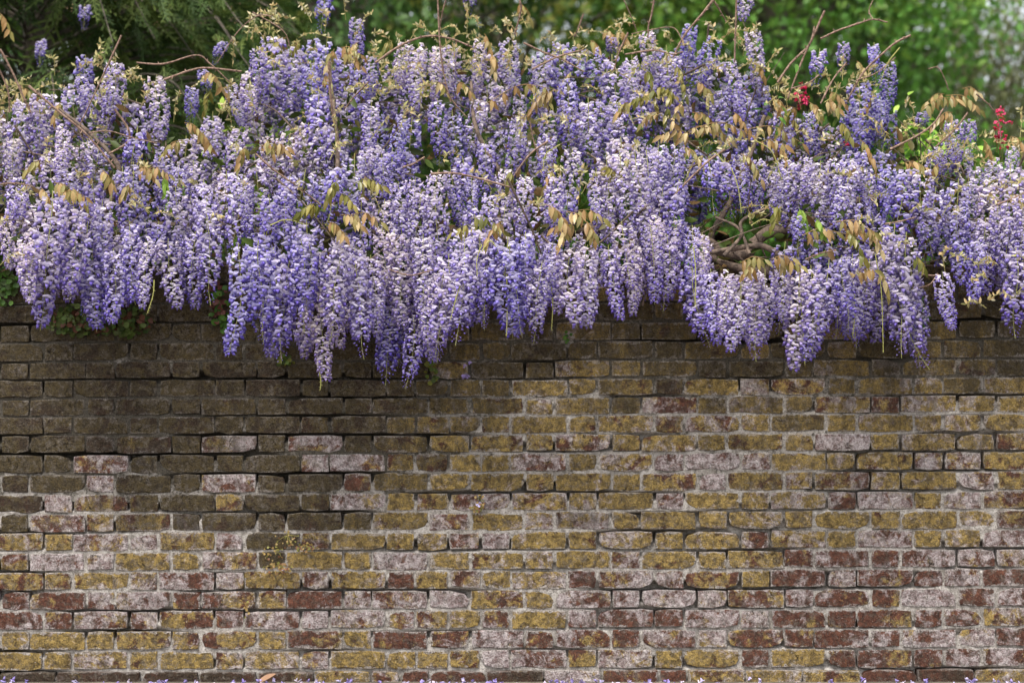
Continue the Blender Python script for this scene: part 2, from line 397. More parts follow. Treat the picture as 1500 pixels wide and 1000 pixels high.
tag(wall, 'old weathered brick garden wall in ochre, red and sooty brown with pale lime mortar', 'brick wall')
joined = Geo()
for k in range(len(JOINTS) - 1):
    for (a, b) in course_edges(k):
        a += random.uniform(-1.1, 1.1); b += random.uniform(-1.1, 1.1); cx = (a + b) / 2
        yb, yt = JOINTS[k] + slope(cx), JOINTS[k + 1] + slope(cx)
        wav = 2.4 * (vnoise(np.array([cx / 95.0]), np.array([k * 0.55]), 1.0, 33)[0] - 0.5); yb += wav; yt += wav
        w = (b - a) / PX; h = (yb - yt - 2.9) / PX + random.uniform(-0.0015, 0.0015)
        loc = P(cx, (yb + yt) / 2 + random.uniform(-0.35, 0.35), 0.0)
        loc.y = random.uniform(-0.0035, 0.0012) - (0.016 if k == 0 else 0)
        long_ = w > 0.17; i = random.randrange(14)
        base = (SW if long_ else HW)
        sx = w / base * random.choice((1, 1)); sz = h / BH
        flip = random.random() < 0.5
        rot = Euler((random.gauss(0, 0.004), (math.pi if flip else 0) + random.gauss(0, 0.006) - 2.6 / 750 * -0.0, random.gauss(0, 0.004)))
        tn = tone_for(k, cx)
        if -30 < cx < 1530 and k <= 19:
            o = link('stretcher_brick' if long_ else 'header_brick', (STM if long_ else HTM)[i], wall)
            o.location = loc; o.rotation_euler = rot; o.scale = (sx, 1, sz); o.color = (*tn, 1)
        else:
            v, t, q = (ST if long_ else HT)[i]
            m = np.array(rot.to_matrix()) @ np.diag([sx, 1, sz])
            joined.add(v @ m.T + np.array(loc), [t, q], tn)
tag(joined.build('upper_brickwork', M_brick_s, wall, False), kind='stuff')
# mortar body: a fine relief sheet in front, box behind
nxm, nzm = 300, 300
x0, x1, z0, z1 = -3.1, 3.0, -0.02, P(0, 388).z
xs = np.linspace(x0, x1, nxm); zs = np.linspace(z0, z1, nzm); X, Z = np.meshgrid(xs, zs)
low = np.clip((0.55 - Z) / 0.5, 0, 1)
rec = 0.0022 + 0.008 * (vnoise(X, Z, 3.1, 1) - 0.45) + 0.006 * (vnoise(X, Z, 17, 2) - 0.5) + 0.003 * (vnoise(X, Z, 60, 3) - 0.5)
rec = rec + 0.003 * low
gap = np.clip(vnoise(X * 0.55, Z * 6, 4.3, 4) - 0.56, 0, 1) * 0.16            # open joints where the lime has fallen out
zj = np.array([P(750, y).z for y in JOINTS]); 
rec = np.clip(rec, 0.0019, 0.02) + gap
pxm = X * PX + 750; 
dark_m = np.clip(1.02 - np.clip((pxm - 480) / 260, 0, 1) * 0.62, 0, 1) * np.clip((Z - 0.40 - 0.12 * np.clip(-X / 2, 0, 1) ) / 0.45, 0, 1)  # grime on the mortar, heaviest on the upper left
dark_m = np.maximum(dark_m, np.clip((Z - 0.92) / 0.36, 0, 0.9)) + 0.12  # mortar also darkens steadily towards the top of the wall
dark_m = np.clip(dark_m, 0, 1)
g = Geo(); idx = np.arange(nxm * nzm).reshape(nzm, nxm)
q = np.stack([idx[:-1, :-1], idx[:-1, 1:], idx[1:, 1:], idx[1:, :-1]], -1).reshape(-1, 4)
g.add(np.stack([X, rec, Z], -1).reshape(-1, 3), [q], np.repeat(dark_m.reshape(-1, 1), 3, 1))
bx = np.array([(x, y, z) for x in (x0, x1) for y in (0.07, 0.225) for z in (z0, z1 - 0.002)])
g.add(bx, [[(0, 1, 3, 2), (4, 6, 7, 5), (0, 4, 5, 1), (2, 3, 7, 6), (1, 5, 7, 3)]], (0.5, 0.5, 0.5))
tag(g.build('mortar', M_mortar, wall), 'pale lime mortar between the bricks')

# ------------------------------------------------------------------ wisteria: racemes
C_PALE, C_MID, C_VIO, C_CREAM = map(np.array, (srgb(246, 240, 246), srgb(212, 200, 234), srgb(122, 102, 194), srgb(250, 238, 232)))
def floret_template():
    v = [(0, 0.002, 0.001), (0.0005, 0, 0.002), (0, -0.002, 0.001),
         (0.0050, 0.0100, 0.0030), (0.0090, 0, 0.0075), (0.0050, -0.0100, 0.0030),
         (0.0020, 0.0112, 0.0060), (0.0085, 0, 0.0125), (0.0020, -0.0112, 0.0060),
         (0.0165, 0, -0.0085), (0.0090, 0.0052, 0.0010), (0.0090, -0.0052, 0.0010), (0.0070, 0, -0.0095), (-0.001, 0, -0.002)]
    q = [(0, 1, 4, 3), (1, 2, 5, 4), (3, 4, 7, 6), (4, 5, 8, 7)]
    t = [(13, 10, 12), (10, 9, 12), (13, 12, 11), (11, 12, 9), (13, 11, 10), (10, 11, 9)]
    return np.array(v), np.array(t), np.array(q)
FV, FT, FQ = floret_template()
def bud_template():
    v = [(0, 0, 0), (0.007, 0.0035, 0.001), (0.007, -0.0035, 0.001), (0.007, 0, 0.0045), (0.007, 0, -0.003), (0.0145, 0, -0.001)]
    t = [(0, 1, 3), (0, 3, 2), (0, 2, 4), (0, 4, 1), (5, 3, 1), (5, 2, 3), (5, 4, 2), (5, 1, 4)]
    return np.array(v), np.array(t)
BV, BT = bud_template()
def make_raceme(L, Rm, stage, nfl, pale):
    """stage 0: fully open and fading, 1: open with bud tip, 2: young"""
    g = Geo(); gs = Geo()
    bend = rng.normal(0, 0.11, 2); ph = rng.random() * 6.28
    def axis(t):
        t = np.asarray(t); w = 0.006 * np.sin(t * 7 + ph)
        return np.stack([bend[0] * L * t ** 2 + w, bend[1] * L * t ** 2 + w * 0.6, -L * t], -1)
    tube(gs, axis(np.linspace(-0.06, 1.03, 9)), 0.0018, 0.0009, srgb(158, 158, 96), 4)
    n = nfl; t = (np.arange(n) + rng.random(n) * 0.8) / n
    t = t ** 0.92
    ang = np.arange(n) * 2.39996 + rng.normal(0, 0.25, n)
    op = {0: 0.97, 1: 0.80, 2: 0.55}[stage]
    age = np.clip((op + 0.10 - t) / 0.22, 0, 1)             # 1 = open, 0 = bud
    prof = np.interp(t, [0, 0.08, 0.3, 0.65, 0.88, 1.0], [0.62, 0.9, 1.0, 0.80, 0.50, 0.22]) * Rm
    prof = prof * rng.uniform(0.72, 1.12, n)
    c0 = axis(t); dz = -0.10 - 0.30 * rng.random(n) - 0.25 * (1 - age)
    d = np.stack([np.cos(ang), np.sin(ang), dz], -1); d /= np.linalg.norm(d, axis=1)[:, None]
    pos = c0 + d * prof[:, None]; pos[:, 2] += 0.25 * prof
    # pedicels
    base = c0 + np.array([0, 0, 0.004])
    for k in range(n):
        if rng.random() < 0.6:
            s = np.cross(d[k], [0, 0, 1]); s /= np.linalg.norm(s); s *= 0.0007
            gs.add([base[k] - s, base[k] + s, pos[k] + s, pos[k] - s], [[(0, 1, 2, 3)]], lerp(np.array(srgb(160, 150, 100)), np.array(srgb(150, 120, 150)), rng.random()))
    for k in range(n):
        roll = rng.normal(0, 0.2); up = np.array([rng.normal(0, 0.15), rng.normal(0, 0.15), 1.0])
        M = frames(d[k][None], up)[0]; cr, sr = math.cos(roll), math.sin(roll)
        M = M @ np.array([[1, 0, 0], [0, cr, -sr], [0, sr, cr]])
        if age[k] > 0.35:
            sc = lerp(0.82, 1.26, age[k]) * rng.uniform(0.85, 1.15)
            v = FV.copy(); v[3:9] += rng.normal(0, 0.0011, (6, 3)); opn = rng.uniform(0.75, 1.2); v[3:9, 2] *= opn
            fade = np.clip((0.55 - t[k]) * 1.1, 0, 0.6) * (1.0 if stage == 0 else 0.7) * rng.uniform(0.4, 1.0)
            b0 = lerp(lerp(C_MID, C_PALE, np.clip(rng.normal(pale, 0.13), 0, 1)), C_CREAM, fade)
            b0 = lerp(b0, C_VIO, np.clip((t[k] - 0.58 + 0.42 * (1 - pale)) * 0.95 + rng.normal(0, 0.07), 0, 0.85))
            kl = lerp(C_VIO, C_MID, np.clip(rng.normal(pale * 0.55 - 0.08 - 0.3 * (t[k] - 0.4), 0.14) + fade * 0.6, 0, 1))
            c = np.empty((14, 3)); c[0:3] = lerp(b0, kl, 0.45); c[3:9] = b0; c[[4]] = lerp(b0, C_CREAM, 0.5); c[9:] = kl; c[13] = lerp(kl, b0, .3)
            g.add((v * sc) @ M.T + pos[k], [FT, FQ], c)
        else:
            sc = lerp(0.55, 1.15, age[k] / 0.35) * rng.uniform(0.85, 1.15)
            c = lerp(C_VIO, C_MID, np.clip(rng.normal(0.15, 0.15), 0, 1))
            g.add((BV * sc) @ M.T + pos[k], [BT], c)
    return g, gs
VAR = []
for i in range(18):
    stage = [0, 1, 0, 1, 1, 0, 2, 0, 1, 0, 1, 0, 0, 1, 2, 0, 1, 0][i]
    L = [0.34, 0.38, 0.30, 0.42, 0.34, 0.36, 0.24, 0.28, 0.33, 0.40, 0.30, 0.32, 0.26, 0.36, 0.20, 0.38, 0.28, 0.31][i]
    Rm = rng.uniform(0.033, 0.048); Rm *= 0.75 if stage == 2 else 1
    nfl = int(L * {0: 285, 1: 280, 2: 320}[stage] * rng.uniform(0.92, 1.08))
    pale = (0.95, 0.55)[(i // 2 + i) % 2] if stage == 0 else (0.7, 0.3)[i // 3 % 2] if stage == 1 else 0.25
    g, gs = make_raceme(L, Rm, stage, nfl, pale)
    VAR.append(dict(L=L, stage=stage, pale=pale, arr=g.arrays(), sarr=gs.arrays(), me=g.mesh('raceme', M_petal), sme=gs.mesh('stalk', M_stalk)))

wist = empty('wisteria', (P(1080, 999).x, 0.42, 0))
tag(wist, 'lilac and violet wisteria in full bloom draped over the top of the wall', 'wisteria')
W0 = Vector(wist.location)
def wpart(o):                       # parent and keep world coordinates
    o.parent = wist; o.matrix_parent_inverse = Matrix.Translation(-W0); return o

def depth(py, px=0):
    y = float(np.interp(py, [0, 60, 150, 250, 330, 420, 520, 600], [0.85, 0.68, 0.40, 0.05, -0.22, -0.33, -0.24, -0.18]))
    return y + 0.07 * math.sin(px / 61.0 + py / 97.0) + 0.04 * math.sin(px / 23.0 + 2)
SKY = ([-300, 0, 60, 130, 190, 260, 320, 360, 400, 450, 500, 560, 610, 700, 780, 860, 940, 1000, 1050, 1105, 1130, 1190, 1240, 1300, 1340, 1400, 1440, 1500, 1800],
       [150, 150, 140, 112, 135, 185, 150, 85, 45, 50, 45, 90, 70, 55, 60, 75, 60, 55, 55, 70, 140, 150, 130, 150, 190, 200, 235, 225, 220])
BOT = ([-300, 0, 30, 70, 165, 200, 230, 300, 320, 345, 400, 470, 530, 570, 610, 650, 690, 720, 790, 860, 930, 985, 1010, 1100, 1170, 1215, 1260, 1300, 1338, 1350, 1400, 1440, 1480, 1800],
       [440, 420, 445, 475, 475, 445, 450, 445, 395, 490, 525, 555, 525, 555, 565, 525, 500, 475, 500, 474, 460, 450, 505, 520, 538, 526, 505, 540, 535, 410, 415, 440, 485, 480])
EXPL = '''75 290 478|126 300 481|168 370 473|150 300 405|192 330 441|110 310 430|30 285 345|33 360 446|50 365 432|20 295 350|216 352 451|246 355 450|284 345 451|305 300 443|300 270 395|260 245 340|285 240 335
352 365 516|380 360 500|401 372 528|425 390 523|468 420 556|440 350 482|452 330 450|522 370 523|500 350 500|545 380 490|571 440 559|606 470 566|580 345 480|562 340 445|620 350 475|648 400 528|660 380 516|680 340 502|632 420 505
702 340 470|712 395 481|741 355 492|770 345 450|792 390 502|748 365 488|810 360 450|833 370 475|861 365 477|893 365 468|931 360 461|979 348 453|953 335 442|890 232 355|908 226 345|932 230 362|965 214 335|987 216 312|948 225 330|872 250 330|990 325 402|1014 335 425|1030 345 418|912 330 420|960 320 400
1014 398 508|1042 400 503|1066 400 492|1086 415 513|1103 398 526|1122 400 503|1145 390 470|1170 400 540|1190 395 512|1213 388 528|1232 380 480|1249 378 508|1272 385 497|1291 368 546|1310 335 500|1328 350 520|1337 400 538|1298 340 440|1380 402 483|1434 355 444|1402 270 417|1370 280 392|1346 250 372|1442 325 430|1490 370 492|1474 300 432|1462 305 402|1498 290 400|1420 260 345
1152 238 345|1136 250 330|1200 240 332|1222 235 320|1245 240 335|1180 232 310|1168 320 380|1270 250 335|1300 245 330|1325 250 330|1062 240 318|1085 235 312|1040 235 315|1110 235 308
125 85 152|118 112 190|162 100 172|170 92 190|60 140 262|32 150 252|92 190 265|230 115 205|282 130 195|300 104 142|340 125 186|365 132 188|325 62 96|380 72 155|402 55 180|432 75 172|455 95 190|476 -8 50|520 28 92|542 85 145|466 142 255|592 62 132|612 70 165|662 68 135|702 62 142|690 -25 26|950 48 118|897 55 90|1010 40 118|1045 58 140|1102 45 132|1094 -35 30|1200 74 131|1236 64 112|1280 66 128|1302 92 165|1256 122 242|1290 145 215|1396 178 242|1421 178 232|1352 165 192|1482 218 292|1376 222 265|1455 235 310|640 70 150|745 60 140|790 95 170|830 120 230|860 150 265|925 85 160|985 85 170|1070 90 180|1150 160 250|1185 165 240|20 205 290|100 250 320|200 190 270|240 220 300|350 190 260|390 200 290|420 270 360|640 255 350|690 260 330|610 265 345|660 250 340|585 270 350|520 230 320|545 150 240|590 170 260|640 150 240|700 150 240|760 175 270|800 200 290|840 220 300|710 210 300|560 230 310|490 250 330|395 290 380|360 270 350|330 255 340|770 260 340|810 260 345|740 250 330'''
places = []   # (px, top, tip, Y, explicit)
for it in EXPL.replace('\n', '|').split('|'):
    a, b, c = map(float, it.split()); places.append((a, b, c, depth(lerp(b, c, 0.45), a), True))
HOLES = ((1092, 362, 52, 34), (1345, 300, 16, 20), (325, 410, 22, 60), (862, 290, 26, 24), (250, 130, 50, 34), (1355, 420, 14, 60), (645, 245, 16, 18), (315, 165, 24, 26))
for tier in range(7):                       # drifts of racemes hanging from arching shoots, each drift in front of the one above
    x = -270.0 + random.uniform(0, 60)
    while x < 1760:
        n = random.randint(3, 6); dy = random.uniform(-22, 22); dY = random.uniform(-0.09, 0.10); stepx = random.uniform(19, 27)
        for j in range(n):
            px = x + j * stepx + random.uniform(-5, 5); sk, yb = float(np.interp(px, *SKY)), float(np.interp(px, *BOT))
            arch = 26 * ((j - (n - 1) / 2) / max(1, n / 2)) ** 2
            y = sk + 14 + tier * 68 + dy + arch + random.uniform(-7, 7); tip = min(y + random.uniform(78, 140), yb - random.uniform(8, 46))
            if tip - y < 60 or y < sk - 6: continue
            if any((px - hx) ** 2 / (rx + 8) ** 2 + (lerp(y, tip, f) - hy) ** 2 / ry ** 2 < 1 for hx, hy, rx, ry in HOLES for f in (0.15, .5, .85)): continue
            places.append((px, y, tip, depth(lerp(y, tip, 0.4), px) + 1.6 * dY + 0.22 + random.uniform(-0.02, 0.04), False))
        x += n * stepx + random.uniform(4, 34)
# two racemes caught in the conifer behind
places += [(124, 8, 45, 1.35, True), (60, 60, 100, 1.4, True)]
items = []
for (px, top, tip, Y, ex) in places:
    zt = P(px, tip, Y).z
    if zt < 1.70: Y = min(Y, -0.085 - random.random() * 0.05)
    a, b = P(px, top, Y), P(px, tip, Y); L = a.z - b.z
    cand = sorted(VAR, key=lambda v: abs(v['L'] - L))[:9]
    if L < 0.17: cand = [v for v in VAR if v['stage'] == 2] + cand[:1]
    kx = vnoise(np.array([px / 90.0]), np.array([top / 75.0]), 1.0, 21)[0] + random.gauss(0, 0.12)
    cand = sorted(cand, key=lambda v: abs(v['pale'] - (0.25 + 0.75 * min(1, max(0, (kx - 0.25) * 1.8)))) + random.random() * 0.15)[:3]
    v = random.choice(cand); s = L / v['L']
    sw = min(max(s, 0.72), 1.18) * random.uniform(0.92, 1.12)
    warm = min(1, max(0, kx + random.gauss(0, 0.1))); lum = random.uniform(0.82, 1.06)
    tint = np.array((lerp(0.80, 1.08, warm), lerp(0.82, 1.02, warm), lerp(1.04, 0.98, warm))) * lum
    inside = -40 < px < 1540
    items.append((Y - (0.3 if ex else 0) + (0 if inside else 5), a, v, s, sw, tint))
items.sort(key=lambda q: q[0])
far, fars = Geo(), Geo(); npart = 0
for i, (key, a, v, s, sw, tint) in enumerate(items):
    rz = random.uniform(0, 6.28); tilt = (random.gauss(0, 0.075), random.gauss(0, 0.075))
    rot = Euler((tilt[0], tilt[1], rz))
    if npart < 300 and key < 4:
        o = link('raceme', v['me']); wpart(o); o.location = a; o.rotation_euler = rot; o.scale = (sw, sw, s); o.color = (*np.clip(tint, 0, 1.2), 1)
        c = link('stalk', v['sme'], o); npart += 1
    else:
        m = np.array(rot.to_matrix()) @ np.diag([sw, sw, s])
        vv, t, q, c = v['arr']; far.add(vv @ m.T + np.array(a), [t, q], np.clip(c * tint, 0, 1))
        vv, t, q, c = v['sarr']; fars.add(vv @ m.T + np.array(a), [t, q], c)
tag(wpart(far.build('inner_racemes', M_petal_s)), kind='stuff')
tag(wpart(fars.build('inner_raceme_stalks', M_stalk)), kind='stuff')
print('racemes', len(items), 'far tris', sum(len(f) * (f.shape[1] - 2) for f in far.f))

# ------------------------------------------------------------------ wisteria: wood
def px_path(pts, Y0, Y1=None, wob=0.0):
    Y1 = Y0 if Y1 is None else Y1; n = len(pts)
    return [np.array(P(x, y, lerp(Y0, Y1, i / (n - 1)))) + rng.normal(0, wob, 3) * (0 < i < n - 1) for i, (x, y) in enumerate(pts)]
g = Geo(); base = np.array(W0)
tube(g, catmull([base, base + (0.03, -0.05, 0.5), base + (-0.02, -0.03, 1.1), base + (-0.05, -0.1, 1.62), (P(1060, 372, 0).x, 0.05, 1.74)], 6), 0.06, 0.034, (0.2, 0.2, 0.2), 9, 0.06)
wpart(g.build('main_stem', M_stem))
for pts, Y0, Y1, r0, r1 in [
    ([(1060, 372), (1090, 366), (1130, 340), (1180, 330), (1280, 300), (1400, 330), (1560, 320)], 0.05, -0.05, 0.030, 0.012),
    ([(1060, 372), (1030, 352), (980, 340), (880, 330), (760, 350), (620, 330), (480, 345), (340, 330), (150, 320), (-60, 330)], 0.05, 0.02, 0.030, 0.010),
    ([(1145, 400), (1095, 398), (1050, 385), (1040, 350), (1062, 300), (1100, 240), (1120, 170)], -0.1, 0.25, 0.020, 0.008),
    ([(1140, 372), (1108, 366), (1070, 366), (1030, 372)], -0.13, -0.10, 0.013, 0.010),
    ([(1060, 375), (1080, 350), (1092, 322), (1120, 306)], -0.16, -0.06, 0.008, 0.006),
    ([(1098, 372), (1075, 340), (1048, 318)], -0.15, -0.05, 0.007, 0.005),
    ([(760, 345), (740, 270), (700, 190), (690, 120)], 0.05, 0.4, 0.014, 0.006),
    ([(480, 345), (500, 250), (488, 168), (482, 90)], 0.0, 0.35, 0.013, 0.004),
    ([(150, 320), (180, 250), (130, 200), (87, 160)], 0.0, 0.2, 0.012, 0.005),
    ([(345, 395), (325, 385), (315, 360), (330, 320)], -0.1, 0.0, 0.008, 0.006),
    ([(1345, 410), (1342, 440), (1352, 470)], -0.04, -0.03, 0.006, 0.003)]:
    g = Geo(); tube(g, catmull(px_path(pts, Y0, Y1, 0.012), 6), r0, r1, (0.2, 0.2, 0.2), 7, 0.07); wpart(g.build('stem', M_stem))
TW = [  # twigs that show against flowers and trees: pixels, depth, radius in pixels
 ([(178, 52), (144, 129), (116, 186)], .12, 1.5), ([(42, 126), (87, 162), (129, 198), (168, 246)], -.02, 2.2), ([(200, 92), (240, 93), (288, 84), (306, 93), (339, 123)], .3, 1.4),
 ([(240, 117), (276, 102), (303, 99), (354, 105)], .28, 1.9), ([(0, 72), (15, 102), (31, 135), (45, 165)], .2, 2.0), ([(-6, 92), (8, 130), (14, 165)], .25, 1.6), ([(168, 160), (190, 190), (182, 212), (160, 225)], .08, 2.0),
 ([(130, 195), (160, 190), (195, 200), (230, 210)], .0, 1.1), ([(399, 24), (375, 22), (351, 45), (318, 92)], .4, 1.0), ([(370, 18), (415, 45), (425, 70)], .42, 1.2),
 ([(550, 92), (586, 66), (625, 54), (658, 58), (691, 69)], .38, 1.9), ([(641, -6), (644, 45), (646, 75), (652, 111), (660, 150)], .33, 1.7), ([(655, -8), (650, 20), (644, 45)], .33, 1.2), ([(760, -6), (763, 18), (754, 51)], .42, 1.7),
 ([(631, 255), (665, 257), (700, 261), (750, 275)], -.14, 1.8), ([(374, 225), (400, 250), (433, 273), (470, 300)], -.1, 1.6), ([(482, 90), (484, 130), (487, 168)], .2, 2.2), ([(652, 128), (668, 152), (684, 172)], .2, 1.2),
 ([(767, 63), (794, 78), (821, 88), (855, 105)], .3, 1.6), ([(779, 102), (818, 84), (854, 73)], .3, 1.4), ([(959, -6), (954, 20), (950, 39), (949, 56)], .42, 1.6), ([(911, -6), (926, 27), (933, 48)], .5, 0.9),
 ([(1050, -6), (1028, 21), (1004, 51), (986, 84)], .38, 2.0), ([(1046, 2), (1055, 18), (1064, 32)], .4, 1.3), ([(1079, -6), (1079, 45), (1076, 92)], .36, 1.7), ([(920, 48), (908, 81), (899, 105)], .34, 1.6), ([(855, 20), (846, 40), (842, 54)], .4, 1.3),
 ([(803, 207), (785, 222), (767, 237), (743, 273)], -.02, 1.6), ([(1062, 219), (1034, 240), (998, 276), (985, 290)], -.1, 1.6), ([(776, 177), (785, 210), (800, 258)], .06, 1.3), ([(915, 80), (960, 72), (985, 80), (1000, 76)], .36, 1.4),
 ([(1139, 121), (1160, 93), (1187, 66), (1193, 39)], .3, 1.8), ([(1208, 16), (1193, 57), (1178, 87), (1154, 144)], .28, 1.8), ([(1202, 57), (1229, 45), (1256, 34), (1279, 29), (1300, 33)], .3, 1.6), ([(1334, 52), (1310, 66), (1286, 84), (1268, 105), (1253, 129), (1240, 150)], .26, 1.7),
 ([(1360, 101), (1376, 100), (1388, 120), (1389, 132)], .25, 0.9), ([(1430, 138), (1454, 156), (1464, 177), (1466, 206)], .2, 1.0), ([(1304, 219), (1349, 198), (1370, 180), (1382, 159)], .08, 1.7), ([(1418, 165), (1397, 189), (1370, 216)], .06, 1.5),
 ([(1202, 152), (1220, 115), (1240, 92)], .2, 1.6), ([(1254, 118), (1280, 108), (1312, 84)], .24, 1.0), ([(1160, 130), (1185, 120), (1200, 110)], .26, 1.2), ([(1279, 29), (1272, 14), (1282, -6)], .3, 1.0), ([(1340, 400), (1365, 404), (1377, 403)], -.2, 1.2), ([(1345, 422), (1362, 416), (1372, 402)], -.2, 1.0),
 ([(1180, 380), (1205, 372), (1225, 366)], -.3, 1.2), ([(1296, 328), (1318, 322), (1342, 318)], -.25, 1.3), ([(590, 245), (607, 240), (622, 230)], -.05, 1.4), ([(540, 120), (520, 140), (505, 160)], .1, 1.2), ([(570, 395), (600, 402), (635, 395)], -.33, 1.2), ([(1460, 300), (1480, 292), (1505, 280)], -.2, 1.5),
 ([(0, 270), (25, 268), (50, 274)], -.05, 1.4), ([(1000, 60), (985, 40), (950, 42), (925, 50)], .4, 0.8)]
for pts, Y, r in TW:
    g = Geo(); rr = r / PX
    pth = catmull(px_path(pts, Y - 0.06, Y - 0.02, 0.004), 6); tube(g, pth, rr, rr * 0.7, (0.2, 0.2, 0.2), 6, 0.1)
    for k in range(2, len(pth) - 1, 3):            # buds along the twig
        d = rng.normal(0, 1, 3); d /= np.linalg.norm(d); tube(g, np.array([pth[k], pth[k] + d * rr * 2.2, pth[k] + d * rr * 3.6]), rr * 0.8, rr * 0.2, (0.2, 0.2, 0.2), 4)
    wpart(g.build('twig', M_twig))

# bare green-yellow flower stalks
for pts, Y in [([(1282, 372), (1291, 425), (1294, 516)], -.36), ([(1170, 418), (1175, 470), (1179, 532)], -.36), ([(1250, 415), (1251, 455), (1249, 493)], -.38), ([(1016, 362), (1018, 400), (1018, 448)], -.38), ([(808, 420), (809, 450), (808, 482)], -.37),
               ([(1071, 246), (1080, 275), (1086, 311)], -.2), ([(226, 410), (222, 432), (216, 458)], -.37), ([(706, 358), (700, 380), (699, 404)], -.36), ([(742, 402), (743, 440), (742, 492)], -.37), ([(674, 418), (668, 440), (660, 468)], -.37), ([(706, 368), (720, 352), (732, 372)], -.36), ([(1060, 238), (1050, 225), (1038, 230)], -.2),
               ([(1105, 205), (1130, 222), (1145, 262)], -.08), ([(1190, 400), (1200, 420), (1204, 436)], -.37), ([(1145, 330), (1120, 320), (1100, 330)], -.2), ([(396, 330), (420, 322), (450, 330)], -.28), ([(468, 545), (470, 560), (469, 571)], -.28), ([(1318, 70), (1300, 92), (1290, 120)], .2), ([(1228, 120), (1222, 138), (1208, 150)], .18), ([(820, 212), (800, 225), (795, 250)], .0)]:
    g = Geo(); pth = catmull(px_path(pts, Y, Y, 0.003), 6); tube(g, pth, 0.0024, 0.0013, srgb(168, 166, 92), 5)
    for k in range(3, len(pth)):
        for _ in range(2):
            d = rng.normal(0, 1, 3); d[2] -= 0.5; d /= np.linalg.norm(d); tube(g, np.array([pth[k], pth[k] + d * 0.005, pth[k] + d * 0.008]), 0.0009, 0.0005, srgb(176, 170, 110), 3)
    wpart(g.build('bare_stalk', M_stalk))

# ------------------------------------------------------------------ wisteria: leaves
def leaflet_template(n=5, fold=0.25, droop=0.25):
    v, c = [], []
    for i in range(n + 1):
        t = i / n; w = 0.5 * math.sin(math.pi * min(1, t * 0.97 + 0.03)) ** 0.8 * (1 - 0.35 * t) * 0.46 if 0 < i < n else 0.0
        z = -droop * t * t
        v += [(t, w, z + fold * w), (t, 0, z), (t, -w, z + fold * w)]
    q = []
    for i in range(n):
        a = i * 3; q += [(a, a + 1, a + 4, a + 3), (a + 1, a + 2, a + 5, a + 4)]
    return np.array(v), np.array(q)
LFT = [leaflet_template(4, f, d) for f, d in ((0.3, 0.15), (0.55, 0.3), (0.1, 0.4))]
LFM = [mesh_from('leaflet', v, np.zeros((0, 3), int), q, np.ones((len(v), 3)), M_leaf) for v, q in LFT]
BRONZE = [srgb(160, 128, 80), srgb(178, 150, 100), srgb(144, 112, 66), srgb(184, 164, 118), srgb(150, 134, 78), srgb(136, 128, 68), srgb(160, 126, 80), srgb(150, 140, 84)]
OLIVE = [srgb(122, 118, 52), srgb(140, 130, 62), srgb(104, 106, 44), srgb(150, 138, 74)]
GREEN = [srgb(110, 140, 48), srgb(132, 158, 60)]
